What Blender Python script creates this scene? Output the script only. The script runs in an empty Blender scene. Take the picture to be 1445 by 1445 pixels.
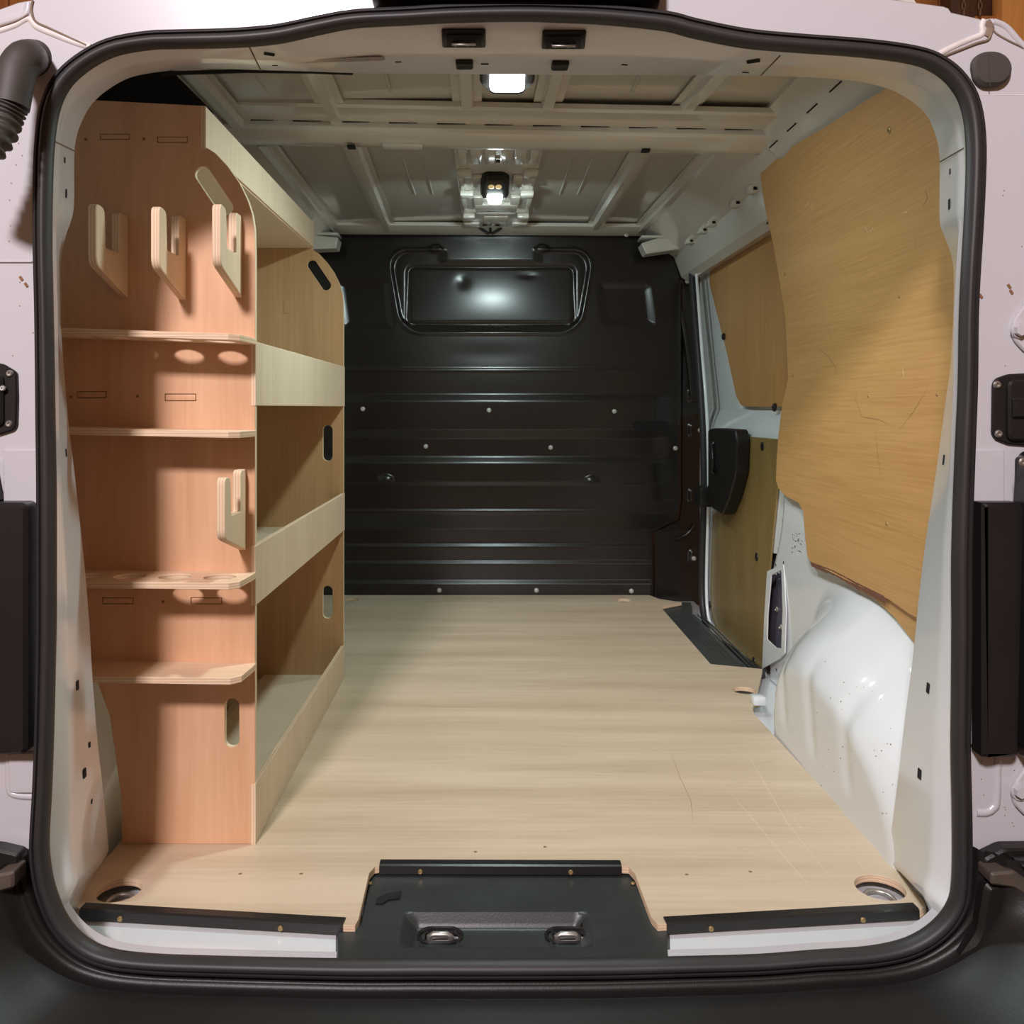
import bpy, bmesh, math, random
import numpy as np
from mathutils import Vector, Matrix
from mathutils.bvhtree import BVHTree
random.seed(7)
S = bpy.context.scene
COL = S.collection
# ------------------------------------------------------------------ camera
F, U0, V0, H = 1250.0, 690.0, 575.0, 0.754      # focal length in px, vanishing point, eye height over the load floor
cd = bpy.data.cameras.new('camera'); cam = bpy.data.objects.new('camera', cd); COL.objects.link(cam)
cam.location = (0, 0, H); cam.rotation_euler = (math.radians(90), 0, 0)
cd.sensor_width = 36; cd.lens = 36*F/1445
cd.shift_x = (722.5-U0)/1445; cd.shift_y = -(722.5-V0)/1445
cd.clip_start = 0.02; cd.clip_end = 60
S.camera = cam
# ------------------------------------------------------------------ world, light, exposure
W = bpy.data.worlds.new('world'); S.world = W; W.use_nodes = True
bg = W.node_tree.nodes['Background']; bg.inputs[0].default_value = (1.0, .55, .31, 1); bg.inputs[1].default_value = 0.15
def area(name, loc, aim, size, power, color, sy=None):
    d = bpy.data.lights.new(name, 'AREA'); d.energy = power; d.color = color; d.size = size
    d.shape = 'RECTANGLE' if sy else 'SQUARE'
    if sy: d.size_y = sy
    o = bpy.data.objects.new(name, d); COL.objects.link(o); o.location = loc
    o.rotation_euler = (Vector(aim)-Vector(loc)).to_track_quat('-Z', 'Y').to_euler()
    return o
area('workshop_light', (-.92, -2.1, 2.95), (0.0, 1.5, .6), .42, 150, (1, .90, .93))
S.view_settings.view_transform = 'Standard'; S.view_settings.look = 'None'
S.view_settings.gamma = 1; S.view_settings.use_curve_mapping = False
S.view_settings.exposure = 0.42

# ------------------------------------------------------------------ pixel -> world helpers
def P(u, v, Y): return Vector(((u-U0)*Y/F, Y, H+(V0-v)*Y/F))
def PZ(u, v, z=0.0):
    Y = (H-z)*F/(v-V0); return Vector(((u-U0)*Y/F, Y, z))
def PX(u, v, X):
    Y = X*F/(u-U0); return Vector((X, Y, H+(V0-v)*Y/F))
# ------------------------------------------------------------------ materials
MATS = {}
def mat(name, col, rough=.5, metal=0, coat=0, spec=.5, emit=None, estr=0, bump=0, bscale=60, var=0, vscale=6):
    if name in MATS: return MATS[name]
    m = bpy.data.materials.new(name); m.use_nodes = True; nt = m.node_tree; b = nt.nodes['Principled BSDF']
    b.inputs['Base Color'].default_value = (*col, 1); b.inputs['Roughness'].default_value = rough
    b.inputs['Metallic'].default_value = metal; b.inputs['Coat Weight'].default_value = coat
    b.inputs['Coat Roughness'].default_value = .06; b.inputs['Specular IOR Level'].default_value = spec
    if emit: b.inputs['Emission Color'].default_value = (*emit, 1); b.inputs['Emission Strength'].default_value = estr
    tc = nt.nodes.new('ShaderNodeTexCoord')
    if var:
        n = nt.nodes.new('ShaderNodeTexNoise'); n.inputs['Scale'].default_value = vscale; n.inputs['Detail'].default_value = 5
        nt.links.new(tc.outputs['Object'], n.inputs['Vector'])
        mx = nt.nodes.new('ShaderNodeMix'); mx.data_type = 'RGBA'
        mx.inputs['A'].default_value = (*[c*(1-var) for c in col], 1); mx.inputs['B'].default_value = (*[min(1, c*(1+var)) for c in col], 1)
        nt.links.new(n.outputs[0], mx.inputs['Factor']); nt.links.new(mx.outputs['Result'], b.inputs['Base Color'])
    if bump:
        n = nt.nodes.new('ShaderNodeTexNoise'); n.inputs['Scale'].default_value = bscale; n.inputs['Detail'].default_value = 3
        nt.links.new(tc.outputs['Object'], n.inputs['Vector'])
        bp = nt.nodes.new('ShaderNodeBump'); bp.inputs['Strength'].default_value = bump; bp.inputs['Distance'].default_value = .002
        nt.links.new(n.outputs[0], bp.inputs['Height']); nt.links.new(bp.outputs[0], b.inputs['Normal'])
    MATS[name] = m; return m
def wood(name, light, dark, axis='z', rough=.55, fine=1.0, figure=.5, coat=0, warp=.12, speck=0):
    """plywood veneer: grain runs along axis"""
    if name in MATS: return MATS[name]
    m = bpy.data.materials.new(name); m.use_nodes = True; nt = m.node_tree; N = nt.nodes; L = nt.links; b = N['Principled BSDF']
    tc = N.new('ShaderNodeTexCoord')
    def mapped(long, across):
        mp = N.new('ShaderNodeMapping'); s = [across]*3; s['xyz'.index(axis)] = long; mp.inputs['Scale'].default_value = s
        return mp
    wn = N.new('ShaderNodeTexNoise'); wn.inputs['Scale'].default_value = 2.2; wn.inputs['Detail'].default_value = 2
    L.new(tc.outputs['Object'], wn.inputs['Vector'])
    vm = N.new('ShaderNodeVectorMath'); vm.operation = 'SCALE'; vm.inputs['Scale'].default_value = warp
    L.new(wn.outputs['Color'], vm.inputs[0])
    va = N.new('ShaderNodeVectorMath'); va.operation = 'ADD'; L.new(tc.outputs['Object'], va.inputs[0]); L.new(vm.outputs[0], va.inputs[1])
    m1 = mapped(.55, 7); L.new(va.outputs[0], m1.inputs['Vector'])
    n1 = N.new('ShaderNodeTexNoise'); n1.inputs['Scale'].default_value = 1.6; n1.inputs['Detail'].default_value = 6; n1.inputs['Roughness'].default_value = .55
    L.new(m1.outputs[0], n1.inputs['Vector'])
    m2 = mapped(3.5, 150*fine); L.new(tc.outputs['Object'], m2.inputs['Vector'])
    n2 = N.new('ShaderNodeTexNoise'); n2.inputs['Scale'].default_value = 1.5; n2.inputs['Detail'].default_value = 3
    L.new(m2.outputs[0], n2.inputs['Vector'])
    mul = N.new('ShaderNodeMath'); mul.operation = 'MULTIPLY_ADD'; mul.inputs[1].default_value = figure; L.new(n1.outputs[0], mul.inputs[0])
    m3 = N.new('ShaderNodeMath'); m3.operation = 'MULTIPLY'; m3.inputs[1].default_value = 1-figure; L.new(n2.outputs[0], m3.inputs[0]); L.new(m3.outputs[0], mul.inputs[2])
    cr = N.new('ShaderNodeValToRGB'); cr.color_ramp.elements[0].position = .36; cr.color_ramp.elements[1].position = .60
    cr.color_ramp.elements[0].color = (*dark, 1); cr.color_ramp.elements[1].color = (*light, 1)
    L.new(mul.outputs[0], cr.inputs[0])
    out = cr.outputs[0]
    if speck:
        ns = N.new('ShaderNodeTexNoise'); ns.inputs['Scale'].default_value = 130; ns.inputs['Detail'].default_value = 2; L.new(tc.outputs['Object'], ns.inputs['Vector'])
        c2 = N.new('ShaderNodeValToRGB'); c2.color_ramp.elements[0].position = .35; c2.color_ramp.elements[1].position = .6
        c2.color_ramp.elements[0].color = (1-speck, 1-speck, 1-speck, 1); L.new(ns.outputs[0], c2.inputs[0])
        mx = N.new('ShaderNodeMix'); mx.data_type = 'RGBA'; mx.blend_type = 'MULTIPLY'; mx.inputs['Factor'].default_value = 1
        L.new(out, mx.inputs['A']); L.new(c2.outputs[0], mx.inputs['B']); out = mx.outputs['Result']
    L.new(out, b.inputs['Base Color'])
    b.inputs['Roughness'].default_value = rough; b.inputs['Coat Weight'].default_value = coat; b.inputs['Coat Roughness'].default_value = .35
    bp = N.new('ShaderNodeBump'); bp.inputs['Strength'].default_value = .12; bp.inputs['Distance'].default_value = .001
    L.new(n2.outputs[0], bp.inputs['Height']); L.new(bp.outputs[0], b.inputs['Normal'])
    MATS[name] = m; return m
def plyedge(axis):
    name = 'ply_edge_'+axis
    if name in MATS: return MATS[name]
    m = bpy.data.materials.new(name); m.use_nodes = True; nt = m.node_tree; N = nt.nodes; L = nt.links; b = N['Principled BSDF']
    tc = N.new('ShaderNodeTexCoord'); sp = N.new('ShaderNodeSeparateXYZ'); L.new(tc.outputs['Object'], sp.inputs[0])
    mu = N.new('ShaderNodeMath'); mu.operation = 'MULTIPLY'; mu.inputs[1].default_value = 2*math.pi/.0046; L.new(sp.outputs['XYZ'.index(axis.upper())], mu.inputs[0])
    si = N.new('ShaderNodeMath'); si.operation = 'SINE'; L.new(mu.outputs[0], si.inputs[0])
    cr = N.new('ShaderNodeValToRGB'); cr.color_ramp.elements[0].position = .0; cr.color_ramp.elements[1].position = .6
    cr.color_ramp.elements[0].color = (.66, .46, .30, 1); cr.color_ramp.elements[1].color = (.80, .62, .44, 1)
    L.new(si.outputs[0], cr.inputs[0]); L.new(cr.outputs[0], b.inputs['Base Color']); b.inputs['Roughness'].default_value = .7
    MATS[name] = m; return m

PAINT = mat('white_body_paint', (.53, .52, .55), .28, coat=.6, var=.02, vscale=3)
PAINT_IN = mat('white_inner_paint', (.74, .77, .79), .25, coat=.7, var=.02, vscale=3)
PRIMER = mat('roof_inner_paint', (.60, .575, .52), .2, coat=.5, var=.04, vscale=4)
SKIN = mat('roof_skin_paint', (.52, .495, .44), .16, coat=.6, var=.06, vscale=3)
RUBBER = mat('black_rubber', (.028, .026, .027), .5, var=.25, vscale=12, spec=.45)
RUBBER2 = mat('dusty_rubber', (.05, .043, .038), .6, var=.35, vscale=20)
PLASTIC = mat('black_plastic', (.012, .0105, .010), .42, spec=.35, bump=.12, bscale=500, var=.3, vscale=9)
GLOSSP = mat('gloss_black_plastic', (.012, .012, .013), .25)
PLATEP = mat('sill_plastic', (.028, .033, .033), .4, var=.5, vscale=9, bump=.1, bscale=350)
STEELB = mat('black_coated_steel', (.009, .0068, .006), .27, var=.15, vscale=5, spec=.6)
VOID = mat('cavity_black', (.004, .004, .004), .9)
VOIDG = mat('cavity_grey', (.12, .115, .16), .5)
ZINC = mat('zinc_steel', (.45, .43, .40), .4, metal=.9)
RIVET = mat('rivet_aluminium', (.55, .54, .52), .5, metal=.4)
BRASS = mat('yellow_zinc', (.45, .33, .16), .4, metal=.8)
SEALER = mat('seam_sealer', (.66, .62, .60), .5, var=.2, vscale=30)
DIRT = mat('seam_dirt', (.20, .15, .11), .9, var=.4, vscale=60)
TREAD = mat('rubber_tread', (.045, .05, .048), .5, bump=.3, bscale=90, var=.4, vscale=25)
W_RACK = wood('rack_face_veneer', (.70, .425, .255), (.59, .325, .18), 'z', figure=.78, fine=.6)
W_TAN = wood('rack_veneer_shaded', (.52, .315, .155), (.43, .245, .11), 'z', figure=.6)  # same ply as the rack face, tan shading of the inside put into the colour
W_LIP = wood('rack_lip_veneer', (.72, .59, .43), (.64, .51, .36), 'z', figure=.4)
W_HOOK = wood('hook_veneer', (.80, .65, .45), (.72, .55, .37), 'z', figure=.4)
W_SHELF = wood('shelf_veneer', (.76, .56, .38), (.68, .48, .31), 'x', figure=.4)
W_FLOOR = wood('floor_veneer', (.65, .53, .385), (.50, .39, .265), 'x', rough=.42, figure=.74, fine=.6, warp=.03, coat=.15)
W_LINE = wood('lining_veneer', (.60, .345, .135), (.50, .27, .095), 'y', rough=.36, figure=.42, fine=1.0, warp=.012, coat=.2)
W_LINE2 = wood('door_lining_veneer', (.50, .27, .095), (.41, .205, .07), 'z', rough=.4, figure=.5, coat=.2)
W_HARD = wood('hardboard', (.27, .185, .062), (.22, .145, .046), 'z', rough=.38, figure=.5, fine=.1, speck=.25, coat=.2)
W_RAW = wood('splintered_veneer', (.22, .09, .05), (.12, .05, .03), 'y', rough=.8)
SCR = mat('scratch', (.80, .66, .48), .6)
SCRD = mat('dark_scratch', (.25, .14, .06), .7)

# ------------------------------------------------------------------ object helpers
def tag(o, label=None, cat=None, group=None, kind=None):
    if label: o['label'] = label
    if cat: o['category'] = cat
    if group: o['group'] = group
    if kind: o['kind'] = kind
    return o
def link(o, parent=None):
    COL.objects.link(o)
    if parent is not None:
        o.parent = parent
        base = Matrix.Translation(parent.location) if parent.type == 'EMPTY' else parent.matrix_basis.copy()
        if parent.parent is not None:
            base = parent.parent.matrix_basis @ parent.matrix_parent_inverse @ parent.matrix_basis
        o.matrix_parent_inverse = base.inverted()
    return o
def mesh_obj(name, verts, faces, m, parent=None, smooth=35, mats=None, midx=None):
    me = bpy.data.meshes.new(name); me.from_pydata([tuple(v) for v in verts], [], faces)
    for x in (mats or [m]): me.materials.append(x)
    if midx is not None: me.polygons.foreach_set('material_index', midx)
    bm = bmesh.new(); bm.from_mesh(me); bmesh.ops.remove_doubles(bm, verts=bm.verts, dist=1e-5); bmesh.ops.recalc_face_normals(bm, faces=bm.faces); bm.to_mesh(me); bm.free()
    fin(me, smooth)
    return link(bpy.data.objects.new(name, me), parent)
def fin(me, smooth=35):
    me.polygons.foreach_set('use_smooth', [smooth > 0]*len(me.polygons))
    if smooth > 0 and smooth < 180: me.set_sharp_from_angle(angle=math.radians(smooth))
    me.update()
def empty(name, loc, label=None, cat=None, group=None, kind=None):
    o = bpy.data.objects.new(name, None); COL.objects.link(o); o.location = loc; o.empty_display_size = .05
    return tag(o, label, cat, group, kind)
def box_bm(bm, c, s, bevel=0, seg=2, rot=None):
    r = bmesh.ops.create_cube(bm, size=1)
    vs = r['verts']
    M = Matrix.Translation(c) @ (rot.to_4x4() if rot else Matrix.Identity(4)) @ Matrix.Diagonal((*s, 1))
    bmesh.ops.transform(bm, matrix=M, verts=vs)
    if bevel:
        es = set(e for v in vs for e in v.link_edges)
        bmesh.ops.bevel(bm, geom=list(es), offset=bevel, segments=seg, profile=.5, affect='EDGES')
def bm_obj(name, bm, m, parent=None, smooth=35):
    me = bpy.data.meshes.new(name); bmesh.ops.recalc_face_normals(bm, faces=bm.faces); bm.to_mesh(me); bm.free(); me.materials.append(m); fin(me, smooth)
    return link(bpy.data.objects.new(name, me), parent)
def box(name, lo, hi, m, parent=None, bevel=.001, seg=2, rot=None):
    bm = bmesh.new(); c = (Vector(lo)+Vector(hi))/2; s = Vector(hi)-Vector(lo)
    box_bm(bm, c, [abs(x) for x in s], bevel, seg, rot); return bm_obj(name, bm, m, parent)
def curve_mesh(cu):
    ob = bpy.data.objects.new('tmp', cu); me = bpy.data.meshes.new_from_object(ob); bpy.data.objects.remove(ob); bpy.data.curves.remove(cu); return me
def rnd(pts, r, n=5):
    """round the corners of a closed polygon; r may be a number or list"""
    out = []; N = len(pts)
    for i, p in enumerate(pts):
        rr = r[i] if isinstance(r, (list, tuple)) else r
        p = Vector(p); a = Vector(pts[i-1]); b = Vector(pts[(i+1) % N])
        if rr <= 0: out.append(p); continue
        da = (a-p); db = (b-p); k = min(rr, da.length*.49, db.length*.49)
        pa = p+da.normalized()*k; pb = p+db.normalized()*k
        for j in range(n+1):
            t = j/n; out.append((1-t)**2*pa+2*t*(1-t)*p+t*t*pb)
    return out
def circ(cx, cy, r, n=32, ry=None): return [(cx+r*math.cos(2*math.pi*i/n), cy+(ry or r)*math.sin(2*math.pi*i/n)) for i in range(n)]
def caps(cx, cy, hl, r, ang=90, n=10):
    """capsule outline: half length hl of the straight part, radius r"""
    a = math.radians(ang); d = Vector((math.cos(a), math.sin(a))); out = []
    for s in (1, -1):
        c = Vector((cx, cy))+d*hl*s
        for i in range(n+1):
            t = a-math.pi/2+math.pi*i/n+(0 if s > 0 else math.pi)
            out.append((c.x+r*math.cos(t), c.y+r*math.sin(t)))
    return out
AX = {'x': lambda a, b, c: (c, a, b), 'y': lambda a, b, c: (a, c, b), 'z': lambda a, b, c: (a, b, c)}
def plate(name, outline, holes, axis, c0, c1, m, edge=None, parent=None, bevel=.0008, post=None, smooth=35):
    """solid plate: outline in the plane across axis ((y,z) for x, (x,z) for y, (x,y) for z), from c0 to c1 along axis"""
    cu = bpy.data.curves.new('c', 'CURVE'); cu.dimensions = '2D'; cu.fill_mode = 'BOTH'
    t = abs(c1-c0); cu.extrude = t/2-bevel; cu.bevel_depth = bevel; cu.bevel_resolution = 0; cu.offset = -bevel
    for loop in [outline]+list(holes):
        s = cu.splines.new('POLY'); s.points.add(len(loop)-1); s.use_cyclic_u = True
        for p, q in zip(s.points, loop): p.co = (q[0], q[1], 0, 1)
    me = curve_mesh(cu); cm = (c0+c1)/2; f = AX[axis]
    bm = bmesh.new(); bm.from_mesh(me); bpy.data.meshes.remove(me)
    bmesh.ops.remove_doubles(bm, verts=bm.verts, dist=1e-5)
    for v in bm.verts: v.co = f(v.co.x, v.co.y, v.co.z+cm)
    if post: post(bm)
    bmesh.ops.recalc_face_normals(bm, faces=bm.faces)
    k = 'xyz'.index(axis); bm.normal_update()
    me = bpy.data.meshes.new(name); me.materials.append(m)
    if edge:
        me.materials.append(edge)
        for fc in bm.faces: fc.material_index = 1 if abs(fc.normal[k]) < .6 else 0
    else:
        for fc in bm.faces: fc.material_index = 0
    bm.to_mesh(me); bm.free(); fin(me, smooth)
    return link(bpy.data.objects.new(name, me), parent)
def catmull(pts, n=8, closed=True):
    out = []; N = len(pts); P_ = [Vector(p) for p in pts]
    for i in range(N if closed else N-1):
        if closed: p0, p1, p2, p3 = P_[i-1], P_[i], P_[(i+1) % N], P_[(i+2) % N]
        else: p0, p1, p2, p3 = P_[max(i-1, 0)], P_[i], P_[i+1], P_[min(i+2, N-1)]
        for j in range(n):
            t = j/n
            out.append(.5*((2*p1)+(p2-p0)*t+(2*p0-5*p1+4*p2-p3)*t*t+(3*p1-p0-3*p2+p3)*t**3))
    if not closed: out.append(P_[-1])
    return out
def tube(name, pts, r, m, parent=None, n=10, flat=1.0, smooth=60, closed=False, caps_=True, up=None):
    """tube through points, r a number or a list"""
    P_ = [Vector(p) for p in pts]; N = len(P_); V = []; Fc = []
    prev = up
    for i, p in enumerate(P_):
        if closed: t = (P_[(i+1) % N]-P_[i-1]).normalized()
        else: t = (P_[min(i+1, N-1)]-P_[max(i-1, 0)]).normalized()
        if prev is None: prev = Vector((0, 0, 1)) if abs(t.z) < .9 else Vector((0, 1, 0))
        a = (prev-t*prev.dot(t)).normalized(); prev = a; b = t.cross(a)
        rr = r[i] if isinstance(r, (list, tuple)) else r
        for k in range(n):
            w = 2*math.pi*k/n; V.append(p+a*rr*math.cos(w)*flat+b*rr*math.sin(w))
    for i in range(N if closed else N-1):
        j = (i+1) % N
        for k in range(n): Fc.append((i*n+k, i*n+(k+1) % n, j*n+(k+1) % n, j*n+k))
    if not closed and caps_: Fc.append(tuple(range(n))[::-1]); Fc.append(tuple((N-1)*n+k for k in range(n)))
    return mesh_obj(name, V, Fc, m, parent, smooth)
def loft(name, rings, m, parent=None, closed=True, smooth=40):
    n = len(rings[0]); V = [v for r in rings for v in r]; Fc = []
    for i in range(len(rings)-1):
        for k in range(n if closed else n-1):
            Fc.append((i*n+k, i*n+(k+1) % n, (i+1)*n+(k+1) % n, (i+1)*n+k))
    return mesh_obj(name, V, Fc, m, parent, smooth)
def disc_mesh(kind, r, h):
    """shared fasteners, axis +Z, base at 0"""
    bm = bmesh.new()
    if kind == 'rivet':
        prof = [(r, 0), (r, h*.35), (r*.8, h*.8), (r*.45, h), (r*.4, h*.75), (0, h*.72)]
        n = 16
    elif kind == 'plug':
        prof = [(r, 0), (r*.95, h*.6), (r*.6, h), (0, h)]; n = 14
    elif kind == 'screw':
        prof = [(r, 0), (r*.95, h*.5), (r*.7, h), (r*.35, h*.95), (r*.3, h*.3), (0, h*.3)]; n = 12
    elif kind == 'washer':
        prof = [(r, 0), (r, h*.3), (r*.9, h*.36), (r*.55, h*.36)]; n = 24
    V = []; Fc = []
    for p in prof[:-1] if prof[-1][0] == 0 else prof:
        V += [(p[0]*math.cos(2*math.pi*k/n), p[0]*math.sin(2*math.pi*k/n), p[1]) for k in range(n)]
    q = len(V)//n
    for i in range(q-1):
        for k in range(n): Fc.append((i*n+k, i*n+(k+1) % n, (i+1)*n+(k+1) % n, (i+1)*n+k))
    Fc.append(tuple((q-1)*n+k for k in range(n))); Fc.append(tuple(range(n))[::-1])
    me = bpy.data.meshes.new(kind); me.from_pydata(V, [], Fc); fin(me, 30); return me
MCACHE = {}
def place(name, me, m, loc, nrm, parent=None, scale=(1, 1, 1), spin=0):
    key = (me.name, m.name)
    if key not in MCACHE: MCACHE[key] = me.copy(); MCACHE[key].materials.append(m)
    me = MCACHE[key]
    o = bpy.data.objects.new(name, me)
    q = Vector(nrm).to_track_quat('Z', 'Y')
    link(o, parent); o.rotation_mode = 'XYZ'
    R = q.to_matrix().to_4x4() @ Matrix.Rotation(spin, 4, 'Z')
    o.location = loc; o.rotation_euler = R.to_euler(); o.scale = scale
    return o
def bvh(o):
    me = o.data; return BVHTree.FromPolygons([v.co for v in me.vertices], [tuple(p.vertices) for p in me.polygons])
def hit(tree, u, v):
    d = P(u, v, 1)-Vector((0, 0, H)); h = tree.ray_cast(Vector((0, 0, H)), d.normalized(), 30)
    n = h[1]
    if n is not None and n.dot(d) > 0: n = -n
    return h[0], n
MAT = MATS
RIV = disc_mesh('rivet', .0095, .006); PLUG = disc_mesh('plug', .011, .004); SCREW = disc_mesh('screw', .0042, .0022); SCREW_B = disc_mesh('screw', .0042, .0022)
BOLT = disc_mesh('screw', .010, .005)
def hole_mesh(w, h, r):
    cu = [Vector((x, y)) for x, y in rnd([(-w/2, -h/2), (w/2, -h/2), (w/2, h/2), (-w/2, h/2)], r, 3)]
    n = len(cu); V = [(p.x, p.y, 0) for p in cu]+[(p.x, p.y, .0006) for p in cu]
    Fc = [tuple(range(n, 2*n)), tuple(range(n))[::-1]]+[(i, (i+1) % n, n+(i+1) % n, n+i) for i in range(n)]
    me = bpy.data.meshes.new('hole'); me.from_pydata(V, [], Fc); fin(me, 0); return me
HOLE = hole_mesh(.0075, .0075, .001)

# ================================================================== REAR DOOR APERTURE
SEAL = [(728,18),(640,20),(570,24),(500,27.5),(450,36),(398,47),(355,52),(311,54.5),(250,56),(208,58),(156,68),(115,90),(86,118),(70,155),(63,208),(61,280),(61,346),(63,430),(64,500),(65,600),(66,692),(66,800),(66,880),(65,950),(63,1040),(60,1118),(56,1187),(58,1225),(66,1262),(84,1303),(113,1334),(150,1351),(208,1359),(311,1363),(484,1367),(600,1367),(715,1367),(850,1366),(970,1363),(1070,1360),(1152,1354),(1230,1349),(1285,1337),(1325,1313),(1350,1280),(1357,1239),(1357,1152),(1355,1060),(1356,980),(1357,880),(1357,796),(1359,710),(1362,623),(1365,540),(1366,450),(1369,380),(1374,300),(1377,208),(1370,150),(1352,115),(1325,92),(1291,79),(1222,69),(1118,61),(1049,54),(980,40),(940,30),(860,22),(790,19)]
SY = 1.20
seal_path = catmull([((u-U0)*SY/F, H+(V0-v)*SY/F) for u, v in SEAL], 4)
NS = len(seal_path)
def normals2(path):
    out = []
    N = len(path)
    for i in range(N):
        t = (path[(i+1) % N]-path[i-1]).normalized(); out.append(Vector((t.y, -t.x)))
    c = sum(path, Vector((0, 0)))/N
    if sum((path[i]-c).dot(out[i]) for i in range(N)) < 0: out = [-o for o in out]
    return out           # outward
sn = normals2(seal_path)
PXM = SY/F
prof = [(13.5,.030),(14.5,.004),(12,-.006),(8,-.007),(6,-.002),(4.5,-.008),(0,-.013),(-5,-.014),(-9,-.010),(-11.5,-.003),(-12,.002),(-10,.008),(-4,.014)]
rings = []
for o_, dy in prof:
    ring = []
    for i, (p, n) in enumerate(zip(seal_path, sn)):
        wob = .7*math.sin(i*.21)+.5*math.sin(i*.083+2) if o_ < -8 else 0
        q = p+n*(o_+wob)*PXM; ring.append(Vector((q.x, SY+dy, q.y)))
    rings.append(ring)
seal = loft('door_seal', rings, RUBBER, smooth=70)
tag(seal, 'thick black rubber weatherstrip running right round the rear door opening', 'seal')
# beige sliver lip outside of the seal
# ---- frame reveal by ray angle around a centre
IN = [(500,103),(440,101),(367,99),(277,97),(208,104),(173,114),(138,138),(118,166),(105.5,208),(104,294),(93,332),(86.5,363),(86,420),(86.5,467),(90,520),(97,600),(104,658),(112,730),(119,796),(126,880),(130,950),(138,1049),(147,1130),(152,1187),(152,1206),(130,1240),(107,1277),(112,1283),(400,1283),(700,1283),(1000,1283),(1296,1283),(1305,1273),(1280,1244),(1255,1214),(1257,1180),(1267,1101),(1277,1014),(1286,945),(1291,900),(1298,831),(1306.6,761),(1322,658),(1336,554),(1341,519),(1345,450),(1346,391),(1343,363),(1332.5,332),(1326,311),(1326,225),(1320,190),(1305,159),(1274,135),(1239,121),(1187,112),(1075,107),(900,106),(700,105),(600,104)]
def ydepth(u, v):
    if v > 1206: return 1.495-(v-1206)/70*.14 if v < 1277 else 1.36
    if v > 1090: return 1.36+(v-1090)/116*.135
    return 1.36
CU, CV = 705., 720.
def polar(poly, a):
    dx, dy = math.cos(a), math.sin(a); best = None
    for i in range(len(poly)):
        x1, y1 = poly[i-1]; x2, y2 = poly[i]; ex, ey = x2-x1, y2-y1
        den = dx*ey-dy*ex
        if abs(den) < 1e-9: continue
        t = ((x1-CU)*ey-(y1-CV)*ex)/den; s = ((x1-CU)*dy-(y1-CV)*dx)/den
        if t > 0 and -1e-6 <= s <= 1+1e-6 and (best is None or t > best): best = t
    return (CU+dx*best, CV+dy*best)
seal_in = [((p.x-n.x*8*PXM)*F/SY+U0, V0-((p.y-n.y*8*PXM)-H)*F/SY) for p, n in zip(seal_path, sn)]
in_s = [tuple(p) for p in catmull(IN, 4)]
NA = 720
r0 = []; r1 = []; r1b = []; r2 = []; r3 = []; r2b = []
for k in range(NA):
    a = 2*math.pi*k/NA; s0 = polar(seal_in, a); s2 = polar(in_s, a)
    top = max(0, min(1, (150-s0[1])/60)); bot = max(0, min(1, (s2[1]-1240)/30))
    t = .38*(1-top)+.60*top
    y1 = 1.245*(1-top)+1.255*top
    if bot: t = t*(1-bot)+.5*bot; y1 = y1*(1-bot)+1.26*bot
    s1 = (s0[0]+(s2[0]-s0[0])*t, s0[1]+(s2[1]-s0[1])*t); y2 = ydepth(*s2)
    a0 = P(*s0, SY+.012); a1 = P(*s1, y1); a2 = P(*s2, y2)
    if bot:
        low = -.0155-.036*max(0, min(1, (.218-abs(a1.x-.018))/.008)); a1 = a1.lerp(Vector((a1.x, 1.24, low)), bot); a2.z = a2.z*(1-bot)+min(a2.z, low-.002)*bot
    r0.append(a0); r1.append(a0*.12+a1*.88); r1b.append(a1*.9+a2*.1); r2.append(a2*.97+a1*.03); r2b.append(a2)
    out = Vector((a2.x, 0, a2.z-H)).normalized()
    b3 = P(*s2, y2+.012); r3.append(b3+Vector((out.x, 0, out.z if bot < .5 else -.3))*(.16+(.15*max(0, 1-abs(out.x)/.55) if out.z > 0 and bot < .5 else 0)))
frame = loft('trim_1', [r0, r1, r1b, r2, r2b, [a+(b-a)*.06 for a, b in zip(r2b, r3)], r3], PAINT_IN, smooth=50)
tag(frame, 'white painted inner frame of the rear door opening', kind='structure')
ft = bvh(frame)
def fmark(name, me, m, u, v, sc=(1, 1, 1), spin=0, lift=.0003):
    p, n = hit(ft, u, v); return place(name, me, m, p+n*lift, n, frame, sc, spin)
for u, v, s in [(91,226,.7),(93,273,1.1),(93,639,1.0),(109,967,1.2),(119,1091,1.2),(126,1051,.7),(129,1131,.6),(1341,242,.7),(1340,288,1.3),(1332,649,1.3),(1310,971,1.3),(1298,1092,1.3),(380,76,1.3),(388,92,.7),(562,87,.8),(881,91,.8),(1063,86,1.6),(1052,102,.9),(684,90,1.0)]:
    fmark('punched_hole', HOLE, VOID, u, v, (s*1.2, s*(1.5 if v > 200 else .6), 1) if v > 130 else (s*1.5, s*.7, 1))
# panel joints of the frame
for a_, b_ in [((74,198),(105,213)),((1360,209),(1327,228)),((352,66),(368,99)),((1101,78),(1074,106))]:
    pts = []
    for i in range(9):
        t = i/8; p, n = hit(ft, a_[0]+(b_[0]-a_[0])*t, a_[1]+(b_[1]-a_[1])*t)
        if p: pts.append(p+n*.0004)
    if len(pts) > 2: tube('panel_joint', pts, .0011, DIRT, frame, 6)
# small ledge plates riveted over the pillar (lighter pieces under the joints)
# recess in header left
bm = bmesh.new()
p, n = hit(ft, 478, 84)
HREC = hole_mesh(.135, .021, .010)
place('recess', HREC, SKIN, p+n*.0004, n, frame)
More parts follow.
